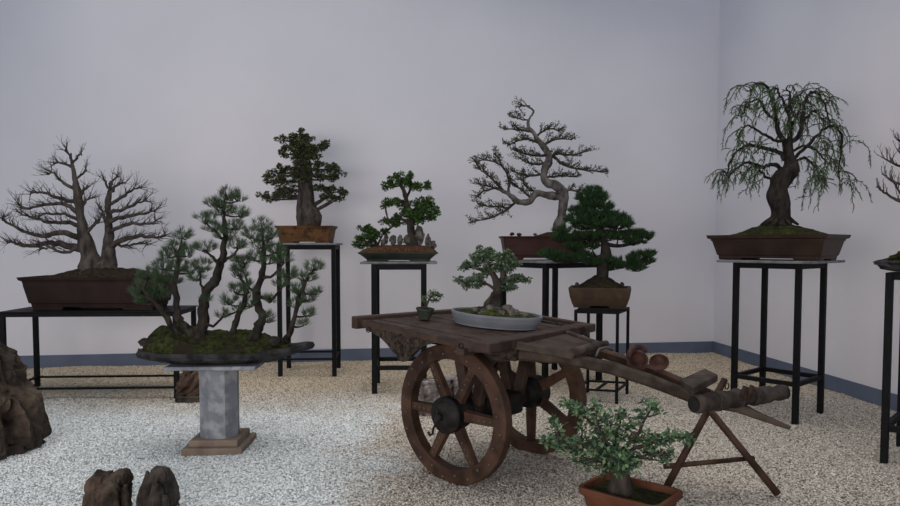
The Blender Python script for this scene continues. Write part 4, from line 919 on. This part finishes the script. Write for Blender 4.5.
# ------------------------------------------------------------------ rocks
def rock(name, label, profs, Y0, depth, m, seed, amp=.035, base=None, lev=60, n=84, ridge=6.0, cat='rock', lean=0):
    """prof: (photo y, left x, right x) from the top down"""
    q = MB()
    if not isinstance(profs[0][0], (list, tuple)): profs = [(profs, 0)]
    for prof, yo in profs:
        prof = sorted(prof); rings = []; Y = Y0+yo
        for k in range(lev+1):
            y = prof[0][0]+(prof[-1][0]-prof[0][0])*(k/lev)
            for i in range(len(prof)-1):
                if prof[i][0] <= y <= prof[i+1][0]+1e-6:
                    f_ = (y-prof[i][0])/(prof[i+1][0]-prof[i][0]); xl = prof[i][1]+(prof[i+1][1]-prof[i][1])*f_; xr = prof[i][2]+(prof[i+1][2]-prof[i][2])*f_; break
            A = aty(xl, y, Y); B = aty(xr, y, Y); c = (A+B)/2; w = (B-A).length/2; dp = min(depth, w*1.3)*(.75+.25*k/lev); ring = []
            for j in range(n):
                a = 2*pi*j/n; ca, sa = cos(a), sin(a); sq = 1/max(abs(ca)**4+abs(sa)**4, .2)**.25
                p = c+V((ca*w*min(sq, 1.1), sa*dp*sq, 0)); s3 = V((p.x*ridge+seed, p.y*ridge, p.z*ridge*.22))
                d = (1-abs(noise.noise(s3))*3.6)*amp + amp*(1-abs(noise.noise(s3*2.3+V((7, 0, 0))))*4)*.7+amp*.5*noise.noise(s3*6)+amp*.25*noise.noise(s3*14)-amp*.9*max(0, 1-abs(noise.noise(V((p.x*ridge*1.5+p.z*ridge*.5+seed, p.y*ridge*1.5, p.z*ridge*.25+3))))*9)
                ring.append(p+V((ca, sa, 0))*(d-amp*.5)*min(1, w*8))
            rings.append(ring)
        rings.reverse()
        for ri_, rg_ in enumerate(rings[-5:]):
            for p in rg_: p.z += amp*1.1*noise.noise(V((p.x*ridge*2+seed, p.y*ridge*2, 1)))*(ri_+1)/5
        q.loft(rings, smooth=False)
    o = q.build(name, MT[m], None, origin=((rings[0][0]+rings[0][n//2])/2)); return tag(o, label, cat)
rock('standing_stone', 'tall jagged brown stone standing on the gravel in front of the low table', [(334, -24, -9), (345, -34, -2), (360, -44, 4), (380, -58, 12), (392, -62, 18), (400, -66, 25), (420, -80, 31), (440, -85, 34), (450, -85, 30), (458, -80, 16)], 4.55, .30, 'rock', 4.2, .036)
rock('garden_rock', 'smaller brown ribbed rock at the bottom of the photo, left of the darker one', [([(473, 94, 110), (477, 91, 112), (487, 88, 112), (500, 86, 112), (520, 88, 112)], .06), ([(469, 121, 127), (472, 114, 129), (478, 107, 130), (486, 102, 130), (495, 98, 129), (520, 96, 130)], 0), ([(480, 108, 114), (490, 102, 122), (520, 98, 126)], -.07), ([(486, 123, 127), (494, 121, 129), (520, 119, 129.5)], -.06)], 3.52, .08, 'rock', 8.1, .018, ridge=12)
rock('garden_rock', 'darker domed rock at the bottom of the photo, touching the brown ribbed one', [([(467, 155, 163), (470, 151, 168), (478, 149, 172), (488, 147, 175), (502, 146, 176), (520, 146, 176)], .02), ([(472, 146, 148), (476, 145, 152), (484, 142, 156), (494, 139.5, 158), (520, 139, 158)], .0), ([(484, 153, 160), (492, 150, 164), (520, 148, 166)], -.09), ([(496, 162, 167), (520, 160, 171)], -.10)], 3.50, .08, 'rockd', 2.6, .016, ridge=12)
# veined stone beneath the cart
rock('scholar_stone', 'pale veined stone on the gravel under the cart, seen through the near wheel', [(375, 462, 474), (380, 424, 480), (386, 420, 482), (395, 418, 484), (405, 416, 484), (414, 416, 482)], 5.6, .12, 'rockw', 12.2, .03, ridge=14)

# root ornament on a dark plinth, behind the pedestal
rc = G(186, 401); rc.x = -2.325; ro = thing('root_ornament', 'small polished gnarled root on a dark plinth behind the pedestal', 'ornament', (rc.x, 6.05, 0))
q = MB(); q.loft([[V((rc.x+.145*cos(2*pi*j/20)*sc, 6.05+.11*sin(2*pi*j/20)*sc, z)) for j in range(20)] for z, sc in ((-.01, .9), (.01, 1.0), (.03, .94), (.05, 1.0), (.062, .93))]); q.build('plinth', MT['rockd'], ro)
q = MB(); rg = random.Random(5)
for k in range(9):
    a = rg.uniform(0, 2*pi); p = V((rc.x+.05*cos(a), 6.05+.05*sin(a), .06)); pts = [V((rc.x+.13*cos(a), 6.05+.07*sin(a), .055))]
    for z in (.11, .17, .23): pts.append(V((rc.x+.10*cos(a+z*9)*(1.1-z), 6.05+.06*sin(a+z*9), z)))
    pts.append(V((rc.x+.06*cos(a+3), 6.05+.04*sin(a+3), .27))); q.tube(pts, [.02, .028, .03, .024, .012], 9, lump=.3)
for k, (dx, dz, r_) in enumerate([(-.07, .14, .055), (.0, .17, .06), (.07, .12, .05), (-.04, .22, .045), (.05, .22, .04), (.0, .10, .06)]): blob(q, (rc.x+dx, 6.03, dz), r_, k*2.7, (1, .8, 1), .6, 14, 10, 2.2)
q.build('gnarled_root', MT['root'], ro)

# ------------------------------------------------------------------ light
w = bpy.data.worlds.new('daylight'); S.world = w; w.use_nodes = True
w.node_tree.nodes['Background'].inputs[0].default_value = (.52, .76, 1.0, 1); w.node_tree.nodes['Background'].inputs[1].default_value = .31
def area(name, loc, tgt, size, power, col, sy=None):
    ld = bpy.data.lights.new(name, 'AREA'); ld.energy = power; ld.color = col; ld.shape = 'RECTANGLE'; ld.size = size; ld.size_y = sy or size
    o = bpy.data.objects.new(name, ld); COL.objects.link(o); o.location = loc; o.rotation_euler = (V(tgt)-V(loc)).to_track_quat('-Z', 'Y').to_euler(); return o
area('skylight', (-.6, 5.3, 4.9), (-.6, 5.5, 0), 7.5, 108, (1, .94, .87), 5.5).data.spread = radians(100)
area('front_fill', (-2.4, -2.2, 1.5), (.9, 8, .5), 7, 325, (1, .88, .83), 2.2)  # added fill from behind the camera, brightens the lower wall
def spot(name, loc, tgt, power, col, ang, blend=1, r=.15):
    ld = bpy.data.lights.new(name, 'SPOT'); ld.energy = power; ld.color = col; ld.spot_size = radians(ang); ld.spot_blend = blend; ld.shadow_soft_size = r
    o = bpy.data.objects.new(name, ld); COL.objects.link(o); o.location = loc; o.rotation_euler = (V(tgt)-V(loc)).to_track_quat('-Z', 'Y').to_euler(); return o
spot('wall_spotlight', (-2.3, 5.9, 4.1), (-2.6, 8.0, 2.0), 8, (1, .55, .38), 80)
spot('wall_spotlight', (1.9, 4.9, 4.0), (3.8, 5.5, 2.0), 15, (1, .55, .38), 80)
S.view_settings.view_transform = 'Standard'; S.view_settings.look = 'None'; S.view_settings.gamma = 1; S.view_settings.exposure = -.07
for o in bpy.data.objects:
    if '_o' in o: del o['_o']
